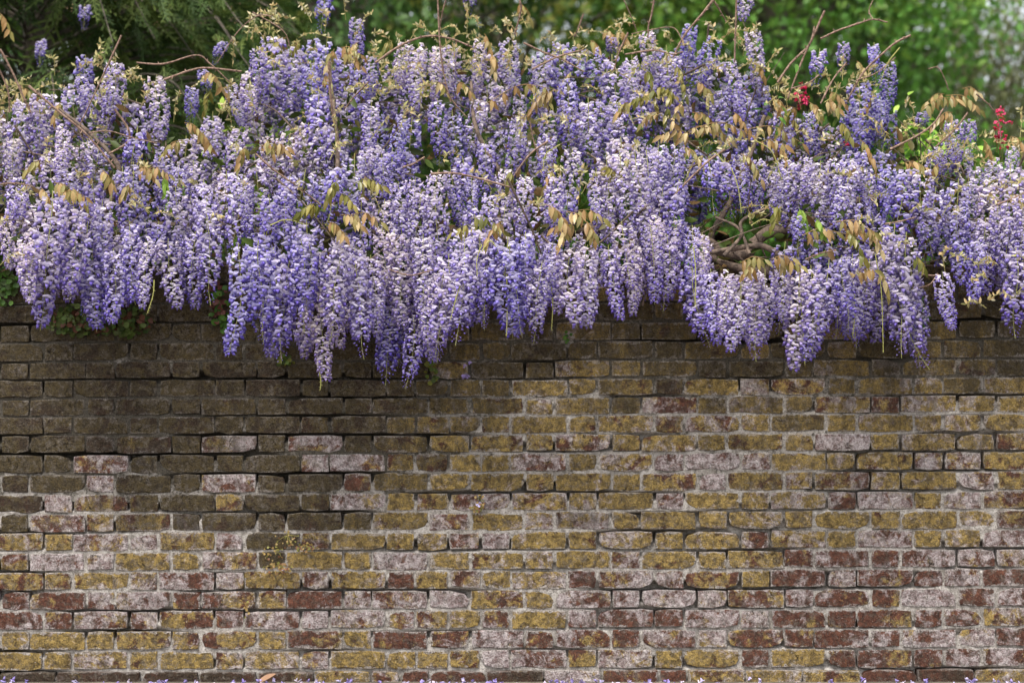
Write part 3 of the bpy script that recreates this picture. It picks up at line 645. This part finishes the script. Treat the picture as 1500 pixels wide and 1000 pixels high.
LEAVES = '''712 152 815 132 B 12 1|815 132 770 170 B 10 1|1012 190 1100 198 B 12 1|1090 190 1175 210 B 12 1|1020 185 1070 205 B 9 1|1085 225 1115 262 B 8 1|1000 215 1030 245 B 8 1|1140 215 1160 250 B 7 1|945 100 960 150 O 9 1|990 95 1005 140 O 9 1|985 130 975 175 O 9 1|1000 150 985 180 B 7 1|965 165 940 180 B 6 1
1350 160 1400 145 B 10 1|1385 140 1435 160 B 10 1|1395 165 1370 180 B 8 1|1410 130 1432 135 B 5 1|1175 345 1225 340 B 8 1|1225 325 1280 340 B 10 1|1240 340 1265 375 O 9 1|1270 335 1290 365 B 8 1|1255 400 1280 395 B 5 0|690 320 735 335 O 9 1|735 325 715 350 B 7 1|800 300 830 330 B 9 1|830 310 870 340 B 9 1|860 325 870 350 B 6 0|835 330 820 355 B 6 0
1085 385 1120 380 B 8 1|1130 380 1160 378 B 8 1|1105 392 1090 400 B 5 0|520 268 560 272 O 10 1|495 265 480 290 O 8 1|500 315 530 330 B 8 0|480 325 505 345 B 7 0|470 300 440 310 O 7 0|490 72 478 110 B 6 0|500 70 528 80 B 7 1|525 62 510 82 B 6 0|80 268 110 285 B 7 0|105 275 125 300 B 7 0|205 245 228 262 B 8 1|190 270 180 285 B 5 0|240 258 248 300 G 5 0|60 275 75 300 B 5 0
885 45 900 55 B 4 0|905 45 918 58 B 4 0|865 60 875 70 B 4 0|1130 145 1155 165 B 7 0|1140 170 1170 185 B 8 0|1185 150 1200 170 B 6 0|1160 160 1140 190 O 7 0|1215 135 1235 150 B 6 0|1275 140 1265 165 B 6 0|1230 180 1245 200 O 6 0|1260 205 1280 240 B 8 0|1320 240 1355 245 B 8 0|1255 90 1265 105 B 4 0|1375 240 1360 262 B 5 0|1480 200 1500 215 B 7 0|1485 285 1500 300 B 6 0|1470 270 1480 285 B 4 0
300 105 330 135 B 8 0|310 130 300 160 O 6 0|0 20 15 45 B 5 0|30 130 50 140 B 5 0|90 150 80 170 B 5 0|270 180 300 200 B 8 0|290 195 310 215 B 7 0|390 205 400 225 B 6 0|420 55 400 75 B 6 0|380 215 420 215 B 7 0|440 60 425 80 O 5 0|710 50 720 85 B 4 0|720 80 725 105 B 4 0|670 120 690 135 B 5 0|1340 375 1352 390 O 5 0|1108 95 1118 110 B 4 0|750 250 745 270 O 5 0|810 250 800 270 B 6 0|640 120 655 135 B 4 0|920 150 905 165 B 5 0|900 255 890 245 O 4 0|1195 320 1205 340 G 5 0|1170 305 1180 330 G 5 0|1140 300 1130 330 O 6 0|1290 400 1300 430 B 4 0|575 60 560 75 O 4 0|760 5 775 25 B 5 0|60 235 40 250 B 5 0|150 250 165 270 B 5 0|360 215 350 240 B 5 0|1440 205 1450 225 B 4 0|1020 120 1040 140 B 5 0|1075 165 1090 185 B 6 0'''
EXTRA = []
for cx, cy, rx, ry, n, kd in ((1060, 200, 50, 14, 6, 'B'), (1130, 212, 40, 14, 4, 'B'), (775, 145, 45, 14, 3, 'B'), (715, 332, 22, 10, 3, 'O'), (840, 322, 26, 12, 5, 'B'), (1255, 345, 22, 16, 4, 'B'), (1400, 152, 34, 14, 4, 'B'), (970, 135, 26, 26, 5, 'O'), (1150, 172, 24, 20, 4, 'B'), (505, 325, 20, 12, 3, 'B'), (490, 285, 18, 14, 3, 'O'), (105, 282, 22, 12, 4, 'B'), (215, 255, 16, 10, 3, 'B'), (285, 195, 20, 14, 4, 'B'), (500, 85, 26, 18, 4, 'B'), (1120, 384, 36, 8, 4, 'B'), (1000, 170, 20, 12, 3, 'B'), (1190, 160, 20, 16, 3, 'B'), (400, 210, 20, 10, 3, 'B'), (1270, 235, 14, 14, 2, 'B')):
    for _ in range((n + 1) // 3):
        ax, ay = cx + random.uniform(-rx, rx), cy + random.uniform(-ry, ry); EXTRA.append('%.0f %.0f %.0f %.0f %s %d 0' % (ax, ay, ax + random.choice((-1, 1)) * random.uniform(18, 44), ay + random.uniform(0, 22), kd, random.randint(4, 7)))
for it in LEAVES.replace('\n', '|').split('|') + EXTRA:
    f = it.split(); ax, ay, bx_, by = map(float, f[:4]); kind, fine = f[4], f[6] == '1'; nl = int(f[5]) + (1 if fine else 3)
    Y = depth((ay + by) / 2, ax) - random.uniform(0.06, 0.13)
    a, b = np.array(P(ax, ay, Y)), np.array(P(bx_, by, Y - random.uniform(0.0, 0.06)))
    L = np.linalg.norm(b - a); mid = (a + b) / 2 + np.array([0, -0.01, 0.16 * L])
    pth = catmull([a, mid, b], 6); gr = Geo(); pal = {'B': BRONZE, 'O': OLIVE, 'G': GREEN}[kind]
    tube(gr, pth, 0.0016, 0.0009, np.array(pal[0]) * 0.9, 4)
    out = []
    for k in range(nl):
        t = (k // 2 * 2 + 1.5) / (nl + 0.5) if k < nl - 1 else 1.0
        p = pth[min(len(pth) - 1, int(round(t * (len(pth) - 1))))]
        d = (b - a) / L; s = 1 if k % 2 else -1
        dirv = np.array([0.25 * d[0] + s * 0.22 + rng.normal(0, 0.13), -0.35 + s * 0.28 + rng.normal(0, 0.15), -0.95 + rng.normal(0, 0.16)])
        if k == nl - 1: dirv = d * 0.8 + np.array([0, -0.1, -0.6])
        dirv /= np.linalg.norm(dirv); up = np.array([rng.normal(0, 0.4), -1.0, 0.25 + rng.normal(0, 0.2)])
        sz = random.uniform(0.038, 0.057) * (0.8 if nl < 6 else 1.0)
        M = frames(dirv[None], up)[0] * np.array([sz, sz * 0.9, sz])[None]
        c = np.array(random.choice(pal)) * random.uniform(0.85, 1.15)
        out.append((p, M, c, random.randrange(3)))
    if fine:
        o = wpart(gr.build('compound_leaf', M_stalk))
        for p, M, c, i in out:
            lf = link('leaflet', LFM[i], o); m4 = Matrix(M.tolist()).to_4x4(); m4.translation = Vector(p); lf.matrix_local = m4; lf.color = (*c, 1)
    else:
        gl = Geo()
        for p, M, c, i in out: gl.add(LFT[i][0] @ M.T + p, [LFT[i][1]], np.clip(c, 0, 1))
        for v, c, ff in zip(gr.v, gr.c, [None]): pass
        v, t, q, c = gr.arrays(); gl.add(v, [q], c)
        wpart(gl.build('compound_leaf', M_foliage))

# pale unfolding shoots and the shaded tangle inside the plant
for i in range(280):
    px = random.uniform(-20, 1520); py0 = float(np.interp(px, *SKY)); py = py0 + random.choice([random.uniform(-26, 22), random.uniform(0, 60), random.uniform(40, 250)])
    Y = depth(py, px) - random.uniform(0.02, 0.12); a = np.array(P(px, py, Y)); L = random.uniform(0.06, 0.17)
    d = np.array([random.gauss(0, 0.7), random.gauss(-0.2, 0.3), random.uniform(-0.2, 1.0)]); d /= np.linalg.norm(d)
    pth = catmull([a, a + d * L * 0.55 + (0, 0, 0.01), a + d * L + (random.gauss(0, 0.02), 0, -0.02)], 6); g = Geo()
    tube(g, pth, 0.0016, 0.0008, srgb(172, 164, 104), 4)
    for k in range(2, len(pth)):
        for _ in range(2):
            e = rng.normal(0, 1, 3); e[2] += 0.3; e /= np.linalg.norm(e); sz = random.uniform(0.010, 0.028)
            M = frames(e[None], rng.normal(0, 1, 3))[0] * sz; c = np.array(random.choice([srgb(190, 178, 124), srgb(176, 172, 112), srgb(196, 170, 120), srgb(206, 196, 160)]))
            g.add(LFT[0][0] @ M.T + pth[k], [LFT[0][1]], c)
    wpart(g.build('shoot', M_foliage))
g = Geo(); gt_ = Geo()
V, Q = LFT[0]; mats, offs, tint = [], [], []
for i in range(5200):
    px = random.uniform(-280, 1780); sk = float(np.interp(px, *SKY)) + 28; py = random.uniform(sk, max(sk + 20, 392)); Y = depth(py, px) + random.uniform(0.10, 0.42)
    if py > 380: Y = max(Y, 0.0)
    offs.append(np.array(P(px, py, Y))); tint.append(np.array(random.choice([srgb(70, 84, 34), srgb(56, 66, 30), srgb(92, 86, 44), srgb(104, 80, 46), srgb(84, 104, 40)])))
mats = rand_rot(len(offs)) * rng.uniform(0.045, 0.075, len(offs))[:, None, None]
stamp(g, V, np.zeros((0, 3), int), Q, np.ones((len(V), 3)), mats, offs, tint)
tag(wpart(g.build('inner_leaves', M_foliage)), kind='stuff')
for i in range(260):
    px = random.uniform(-260, 1760); sk = float(np.interp(px, *SKY)) + 20; py = random.uniform(sk, 400); Y = depth(py, px) + random.uniform(0.05, 0.25)
    if py > 375: Y = min(Y, -0.06)
    a = np.array(P(px, py, Y)); d = np.array([random.gauss(0, 1), random.gauss(0, 0.3), random.gauss(0, 0.5)]); d /= np.linalg.norm(d); L = random.uniform(0.15, 0.45)
    tube(gt_, catmull([a - d * L / 2, a + rng.normal(0, 0.02, 3), a + d * L / 2], 4), random.uniform(0.002, 0.006), 0.0015, (0.2, 0.2, 0.2), 5)
tag(wpart(gt_.build('inner_twigs', M_stem)), kind='stuff')

# ------------------------------------------------------------------ small plants rooted in the wall
def disc_leaf():
    th = np.linspace(0, 2 * np.pi, 8, endpoint=False); r = 0.5 * (1 + 0.10 * np.cos(5 * th)); v = [(0.5, 0, -0.06)] + [(0.5 + a * math.cos(t), a * math.sin(t), 0.04) for a, t in zip(r, th)]
    return np.array(v), np.array([(0, 1 + i, 1 + (i + 1) % 8) for i in range(8)])
DV, DT = disc_leaf()
def wall_plant(name, label, blobs, pal, size, stem_c, group=None, flowers=0):
    """blobs: (px, py, rx, ry, count) on the wall face"""
    bx0, by0 = blobs[0][:2]; root = empty(name, P(bx0, by0, 0)); rl = Vector(root.location)
    gl, gs, gf = Geo(), Geo(), Geo()
    for (px, py, rx, ry, n) in blobs:
        hub = np.array(P(px, py - ry * 0.3, 0.004)); offs, dirs, tint, up = [], [], [], []
        for i in range(n):
            a, r = random.uniform(0, 6.28), math.sqrt(random.random()); Y = -0.008 - 0.05 * random.random() * (1 - r * 0.6)
            p = np.array(P(px + rx * r * math.cos(a), py + ry * r * math.sin(a), Y)); offs.append(p)
            tint.append(np.array(random.choice(pal)) * random.uniform(0.75, 1.2)); dirs.append((random.gauss(0, 0.8), -0.25, random.gauss(-0.3, 0.7))); up.append((random.gauss(0, 0.35), -1, 0.5 + random.gauss(0, 0.35)))
            if i % 4 == 0: tube(gs, catmull([hub, (hub + p) / 2 + rng.normal(0, 0.006, 3) + (0, -0.006, 0), p], 4), 0.0011, 0.0007, stem_c, 3)
        mats = frames(np.array(dirs), np.array(up)) * rng.uniform(size * 0.6, size * 1.25, n)[:, None, None]
        stamp(gl, DV, DT, np.zeros((0, 4), int), np.ones((len(DV), 3)), mats, offs, tint)
    def ch(o, kind=None):
        o.parent = root; o.matrix_parent_inverse = Matrix.Translation(-rl)
        if kind: o['kind'] = kind
    ch(gl.build('leaves', M_foliage), 'stuff'); ch(gs.build('stem', M_stalk))
    for i in range(flowers):
        px, py, rx, ry, n = random.choice(blobs); gf = Geo(); p = np.array(P(px + random.uniform(-.4, .4) * rx, py + random.uniform(.3, .8) * ry, -0.03))
        for k in range(3):
            M = frames(rng.normal(0, 1, (1, 3)) + (0, -0.6, 0), (0, -1, 0.3))[0] * 0.011; gf.add(DV @ M.T + p, [DT], srgb(206, 196, 236))
        ch(gf.build('flower', M_petal_s))
    return tag(root, label, 'wall plant', group)
DG = [srgb(78, 98, 42), srgb(62, 80, 36), srgb(96, 112, 52), srgb(104, 66, 48), srgb(84, 92, 46)]
BGN = [srgb(84, 124, 44), srgb(70, 106, 40), srgb(102, 140, 56)]
DRY = [srgb(168, 140, 82), srgb(150, 116, 74), srgb(134, 130, 66), srgb(176, 152, 98), srgb(140, 98, 70)]
wall_plant('trailing_plant', 'dark green creeping plant with small round leaves below the blooms along the sooty top courses', [(130, 466, 62, 24, 200), (186, 470, 40, 22, 130), (96, 470, 30, 16, 60)], DG, 0.021, srgb(110, 96, 60))
wall_plant('trailing_plant', 'small round leaved green tuft at the left end of the wall top', [(6, 418, 18, 30, 75)], BGN + DG[:2], 0.022, srgb(96, 104, 52))
wall_plant('trailing_plant', 'reddish and green creeping leaves in the gap between two hanging bloom masses', [(326, 462, 14, 20, 50), (318, 430, 12, 22, 40)], BGN + [srgb(112, 68, 58)] * 2, 0.024, srgb(120, 70, 56))
wall_plant('leafy_sprig', 'bright green leafy sprig on bare brick beside the lone hanging raceme', [(1344, 464, 12, 13, 34), (1340, 440, 8, 14, 14)], BGN, 0.022, srgb(90, 110, 50))
wall_plant('leafy_sprig', 'small green sprig beneath the lowest hanging bloom tips', [(632, 544, 10, 17, 26), (418, 528, 16, 8, 22)], [srgb(88, 106, 40), srgb(120, 120, 46), srgb(74, 88, 36)], 0.018, srgb(96, 96, 48))
wall_plant('dried_weed', 'large tuft of dried yellow weed growing from the open brick joints', [(408, 831, 22, 7, 60), (447, 801, 13, 7, 34), (420, 788, 18, 16, 26), (403, 812, 20, 14, 24)], DRY, 0.009, srgb(160, 150, 80), None, 1)
wall_plant('dried_weed', 'tiny tuft of dried weed with a pale flower in an upper joint', [(697, 744, 10, 5, 30), (703, 732, 8, 12, 12)], DRY, 0.010, srgb(150, 146, 76), None, 2)
wall_plant('dried_weed', 'wisp of dry orange weed in a joint among the red bricks', [(361, 892, 5, 14, 16)], DRY, 0.009, srgb(160, 130, 80))
wall_plant('leafy_sprig', 'single tiny green seedling on the bare ochre bricks under the bloom', [(831, 494, 4, 9, 9)], BGN, 0.012, srgb(90, 110, 50))
# a fallen spray of blossom caught on the wall face
g = Geo()
for k in range(7):
    p = np.array(P(680 + random.uniform(-7, 9), 545 + random.uniform(-14, 10), -0.012)); M = frames(rng.normal(0, 1, (1, 3)) + (0, -0.5, -0.3), (0, -0.4, 1))[0] * 0.8
    g.add(FV @ M.T + p, [FT, FQ], np.array(srgb(176, 156, 216)))
tag(g.build('fallen_blossom', M_petal_s), 'few mauve blossoms snagged on the brick face below the drooping bloom', 'blossom')

# ------------------------------------------------------------------ fallen petals and a dead leaf at the wall foot
g = Geo(); n = 600; offs = np.c_[rng.uniform(-2.6, 2.6, n), -0.02 - np.abs(rng.normal(0, 0.22, n)), rng.uniform(0.003, 0.010, n)]
den = vnoise(offs[:, 0], offs[:, 1], 2.3, 9); keep = den > rng.random(n) * 0.75 + 0.08; offs = offs[keep]; n = len(offs)
pal = np.array([srgb(206, 196, 232), srgb(170, 156, 214), srgb(222, 210, 226), srgb(150, 134, 196)])
stamp(g, FV, FT, FQ, np.ones((len(FV), 3)), rand_rot(n) * rng.uniform(0.7, 1.2, n)[:, None, None], offs, pal[rng.integers(0, 4, n)])
tag(g.build('fallen_petals', M_petal_s), 'scattered lilac petals fallen along the foot of the wall', 'petals', None, 'stuff')
g = Geo(); M = frames(np.array([[1, -0.2, 0.35]]), (-0.3, -0.6, 1))[0] * 0.085; V, Q = leaflet_template(6, 0.5, -0.15); g.add(V @ M.T + np.array(P(378, 999, -0.05)) * (1, 1, 0) + (0, 0, 0.004), [Q], srgb(178, 140, 112))
tag(g.build('dead_leaf', M_foliage), 'dry curled brown leaf lying at the foot of the wall', 'dead leaf')

# ------------------------------------------------------------------ conifer behind the wall
def conifer(base, H, Rb, nbr):
    root = empty('conifer', base); bvec = np.array(base)
    g = Geo(); tube(g, catmull([(0, 0, -0.02), (0.03, 0.02, H * 0.4), (0, 0.05, H * 0.95)], 6), 0.12, 0.02, (0.2, 0.2, 0.2), 10, 0.03); g.build('trunk', M_trunk, root)
    # feathery spray: axis with alternating branchlets made of thin blades
    sv, sq, sc = [], [], []
    def blade(a, b, w, n):
        a, b, n = map(np.array, (a, b, n)); d = b - a; s = np.cross(d, n); s = s / (np.linalg.norm(s) + 1e-9) * w; k = len(sv); m = lerp(a, b, 0.55)
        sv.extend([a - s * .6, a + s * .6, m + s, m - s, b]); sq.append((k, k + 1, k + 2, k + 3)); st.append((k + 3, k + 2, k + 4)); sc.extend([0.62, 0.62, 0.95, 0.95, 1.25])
    st = []
    ax = lambda t: np.array([0.20 * t, 0, -0.055 * t * t])
    for i in range(5): blade(ax(i / 5), ax((i + 1.15) / 5), 0.00418, (0, 0.3, 1))
    for i in range(10):
        t = 0.08 + 0.9 * i / 10; s = 1 if i % 2 else -1; l = 0.085 * (1 - 0.65 * t) * rng.uniform(.8, 1.15); p = ax(t); e = p + np.array([0.72 * l, s * 0.66 * l, -0.22 * l + rng.normal(0, .006)])
        blade(p, e, 0.00361, (0, 0.2, 1))
        for j in range(2):
            u = 0.35 + 0.28 * j; pp = lerp(p, e, u); l2 = l * 0.42 * (1.1 - u); s2 = 1 if j % 2 else -1
            blade(pp, pp + np.array([0.8 * l2, (s * 0.3 + s2 * 0.6) * l2, rng.normal(-0.15, 0.2) * l2]), 0.00323, (0, 0.2, 1))
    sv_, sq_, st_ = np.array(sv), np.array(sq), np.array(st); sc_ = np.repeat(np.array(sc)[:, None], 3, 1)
    gb, gc, gcone = Geo(), Geo(), Geo(); mats, offs, tint = [], [], []
    for i in range(nbr):
        u = (i + rng.random()) / nbr; z = lerp(0.35, H * 0.97, u) if i % 5 < 2 else rng.uniform(1.75, 3.7); rr = Rb * (1 - (z / H) ** 1.6) * rng.uniform(0.72, 1.1); a = i * 2.39996 + rng.normal(0, 0.2)
        o = np.array([0, 0, z]); d = np.array([math.cos(a), math.sin(a), 0])
        pth = catmull([o, o + d * rr * 0.45 + (0, 0, 0.20 * rr), o + d * rr * 0.8 + (0, 0, 0.20 * rr), o + d * rr * 1.05 + (0, 0, -0.03 * rr)], 6)
        tube(gb, pth, 0.009, 0.003, (0.2, 0.2, 0.2), 4)
        bright = rng.uniform(0.7, 1.25)
        for j in range(int(52 * max(rr / Rb, .35))):
            t = rng.uniform(0.06, 1.0) ** 0.6; p = pth[int(t * (len(pth) - 1))] + rng.normal(0, 0.05, 3)
            sd = d * rng.uniform(0.3, 1.0) + np.array([-d[1], d[0], 0]) * rng.normal(0, 0.65) + np.array([0, 0, rng.normal(-0.38, 0.38)])
            m = frames(sd[None], np.array([rng.normal(0, .4), rng.normal(0, .4), 1.0]))[0] * lerp(2.1, 0.75, min(1, t * 1.15)) * rng.uniform(0.75, 1.25)
            mats.append(m); offs.append(p); tint.append(np.array([srgb(84, 104, 46), srgb(68, 90, 42), srgb(104, 120, 58), srgb(58, 78, 40)][rng.integers(0, 4)]) * bright)
            if rng.random() < 0.10:
                e = p + m[:, 0] * 0.16
                for _ in range(5):
                    cc = e + rng.normal(0, 0.016, 3); M = rand_rot(1)[0] * 0.62; gcone.add(BV @ M.T + cc, [BT], np.array(srgb(190, 156, 122)) * rng.uniform(.8, 1.1))
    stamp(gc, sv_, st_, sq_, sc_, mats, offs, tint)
    gb.build('branches', M_trunk, root); tag(gc.build('crown', M_conifer, root, False), kind='stuff'); tag(gcone.build('cones', M_foliage, root), kind='stuff')
    return tag(root, 'dark olive feathery conifer with small tan cones standing just behind the wall', 'conifer')
conifer((-2.75, 3.1, -0.005), 6.2, 2.35, 260)

# ------------------------------------------------------------------ broadleaf trees beyond
def tree(name, label, base, H, crown_z, rx, rz, nclump, nleaf, lsize, pal, spread, weep=0.0, twig_r=0.05, group='trees beyond the garden wall', lo=None):
    root = empty(name, base); g = Geo()
    tube(g, catmull([(0, 0, -0.05), (0.1, 0.05, H * 0.3), (-0.06, 0, H * 0.6), (0.05, 0, H * 0.92)], 6), 0.028 * H, 0.01 * H * 0.3, (0.2, 0.2, 0.2), 9, 0.04); g.build('trunk', M_trunk, root)
    gl = Geo(); gc = Geo(); V, Q = leaflet_template(2, 0.25, 0.2); V = V * np.array([1, 1.5, 1]); mats, offs, tint = [], [], []
    for i in range(nclump):
        th = rng.random() * 6.28; u = rng.uniform(-1, 1); r = rng.uniform(0.25, 1.0) ** 0.5
        c = np.array([rx * r * math.cos(th) * math.sqrt(1 - u * u), rx * r * math.sin(th) * math.sqrt(1 - u * u), crown_z + rz * r * u])
        if c[2] < 0.5: c[2] = 0.5 + rng.random()
        if i % 3 == 0:
            o = np.array([0, 0, max(0.15 * H, c[2] * rng.uniform(0.5, 0.8))]); tube(gl, catmull([o, (o + c) / 2 + (0, 0, 0.1 * rx), c], 5), twig_r, 0.012, (0.2, 0.2, 0.2), 5)
        s = spread * rng.uniform(0.6, 1.4); n = int(nleaf * rng.uniform(0.6, 1.4)); p = c + rng.normal(0, 1, (n, 3)) * np.array([s, s, s * (0.55 + weep)])
        if weep: p[:, 2] -= weep * s * 0.6
        hue = np.array(pal[rng.integers(0, len(pal))]) * rng.uniform(0.8, 1.2)
        offs.append(p); tint.append(hue[None] * rng.uniform(0.75, 1.3, (n, 1)))
        d = rng.normal(0, 1, (n, 3)); d[:, 2] -= 0.5 + weep * 1.5; up = rng.normal(0, 0.6, (n, 3)); up[:, 2] += 1.0
        mats.append(frames(d, up) * (lsize * rng.uniform(0.7, 1.3, n))[:, None, None])
    stamp(gc, V, np.zeros((0, 3), int), Q, np.ones((len(V), 3)), np.concatenate(mats), np.concatenate(offs), np.concatenate(tint))
    gl.build('limbs', M_trunk, root); tag(gc.build('crown', M_foliage, root), kind='stuff')
    return tag(root, label, 'tree', group)
def base_at(px, Y): return (P(px, 500, Y).x, Y, -0.01)
MIDG = [srgb(98, 142, 56), srgb(82, 124, 50), srgb(118, 152, 64), srgb(76, 112, 48)]
YELG = [srgb(138, 150, 62), srgb(122, 142, 58), srgb(158, 160, 76), srgb(100, 124, 50)]
DARK = [srgb(72, 102, 44), srgb(60, 88, 40), srgb(90, 116, 52)]
GREY = [srgb(104, 112, 72), srgb(88, 98, 62), srgb(120, 124, 84), srgb(96, 96, 70)]
tree('broadleaf_tree', 'dark green leafy tree rising behind the blooms next to the conifer', base_at(500, 8.5), 8.5, 4.4, 2.0, 3.2, 130, 190, 0.10, DARK, 0.36)
tree('broadleaf_tree', 'yellow green open leafy tree with patches of sky between its leaves', base_at(740, 13), 9.5, 5.4, 3.0, 3.6, 120, 190, 0.10, YELG, 0.42)
tree('broadleaf_tree', 'large mid green leafy tree filling the gap behind the high wisteria twigs', base_at(1140, 10.5), 9.0, 4.2, 1.9, 3.4, 190, 200, 0.10, MIDG, 0.42)
tree('broadleaf_tree', 'deep green leafy tree between the open yellow green tree and the large green tree', base_at(1030, 15), 10, 4.6, 2.5, 3.6, 190, 150, 0.13, MIDG[:2] + DARK[:1], 0.45)
tree('weeping_tree', 'grey green fine leaved weeping tree with bright sky showing through it', base_at(1425, 14), 6.4, 3.0, 2.2, 2.6, 290, 200, 0.07, GREY, 0.38, 0.9, 0.03)
tree('broadleaf_tree', 'shadowy green tree in the far row behind the feathery conifer', base_at(250, 17), 10, 5.0, 4.0, 4.4, 230, 120, 0.24, DARK, 0.5)
tree('broadleaf_tree', 'distant dark tree seen low behind the red flowered shrub', base_at(1420, 22), 5.6, 2.4, 4.4, 2.2, 170, 110, 0.20, DARK + GREY[:1], 0.5)
tree('broadleaf_tree', 'distant green tree seen low between the nearer trunks', base_at(640, 24), 6.0, 2.6, 5.0, 2.5, 180, 110, 0.22, MIDG[:2], 0.55)

# bright shrubs and red-flowered shrubs just behind the wall
def shrub(name, label, px, py, Y, rx, rz, n, pal, lsize, flowers=None, ht=None, cat='shrub', group=None):
    top = P(px, py, Y); root = empty(name, (top.x, Y, -0.005)); gs, gl = Geo(), Geo(); offs, tint = [], []
    tips = []
    for i in range(9):
        t = np.array([rng.normal(0, rx * 0.5), rng.normal(0, 0.12), top.z + rng.uniform(-rz, 0.0)]); tips.append(t)
        tube(gs, catmull([(rng.normal(0, .04), rng.normal(0, .04), 0.0), (t[0] * 0.4, t[1] * .5, t[2] * 0.55), t], 6), 0.010, 0.003, srgb(110, 100, 60), 5)
    for i in range(n):
        t = tips[rng.integers(0, 9)]; offs.append(t + rng.normal(0, 1, 3) * (rx * 0.32, 0.09, rz * 0.34) - (0, 0, rz * 0.25)); tint.append(np.array(pal[rng.integers(0, len(pal))]) * rng.uniform(.8, 1.2))
    d = rng.normal(0, 1, (n, 3)); d[:, 1] -= 0.3; up = rng.normal(0, .5, (n, 3)); up[:, 2] += 1
    stamp(gl, LFT[0][0], np.zeros((0, 3), int), LFT[0][1], np.ones((len(LFT[0][0]), 3)), frames(d, up) * rng.uniform(lsize * .7, lsize * 1.3, n)[:, None, None], offs, tint)
    gs.build('stems', M_trunk, root); tag(gl.build('foliage', M_foliage, root), kind='stuff')
    for (fx, fy, k) in flowers or []:
        p = np.array(P(fx, fy, Y - 0.12)) - np.array(root.location); gf = Geo()
        tube(gf, catmull([p + (0.01, 0.05, -0.2), p + (0.0, 0.02, -0.08), p], 4), 0.002, 0.0015, srgb(120, 120, 60), 4)
        for j in range(k):
            q = p + rng.normal(0, 1, 3) * (0.016, 0.012, 0.018); b = Geo(); M = rand_rot(1)[0] * rng.uniform(0.8, 1.25); c = np.array([srgb(206, 46, 92), srgb(176, 30, 66), srgb(222, 84, 124)][rng.integers(0, 3)])
            gf.add((FV * 0.9) @ M.T + q, [FT, FQ], c)
        gf.build('flower_head', M_petal_s, root)
    return tag(root, label, cat, group)
LIME = [srgb(150, 186, 66), srgb(128, 170, 56), srgb(168, 196, 84)]
shrub('garden_shrub', 'bright lime green shrub glimpsed through the blooms beside the conifer', 372, 190, 0.75, 0.22, 0.30, 420, LIME, 0.06)
shrub('garden_shrub', 'bright green shrub peeping over the blooms under the bronze leaf spray', 1335, 192, 0.7, 0.14, 0.22, 260, LIME + MIDG[:1], 0.06)
shrub('red_flowered_shrub', 'shrub with crimson flower heads rising among high twigs and bronze leaves', 1168, 175, 0.52, 0.14, 0.2, 110, MIDG, 0.05, [(1176, 134, 9), (1168, 146, 9), (1180, 141, 6), (1163, 158, 5), (1238, 205, 4), (1232, 197, 4)])
shrub('red_flowered_shrub', 'shrub with crimson flower heads on tall thin stems at the wall end', 1458, 215, 0.52, 0.16, 0.22, 260, MIDG + LIME[:1], 0.055, [(1466, 165, 7), (1462, 186, 6), (1468, 184, 4), (1470, 210, 8), (1498, 190, 5), (1462, 204, 5)])
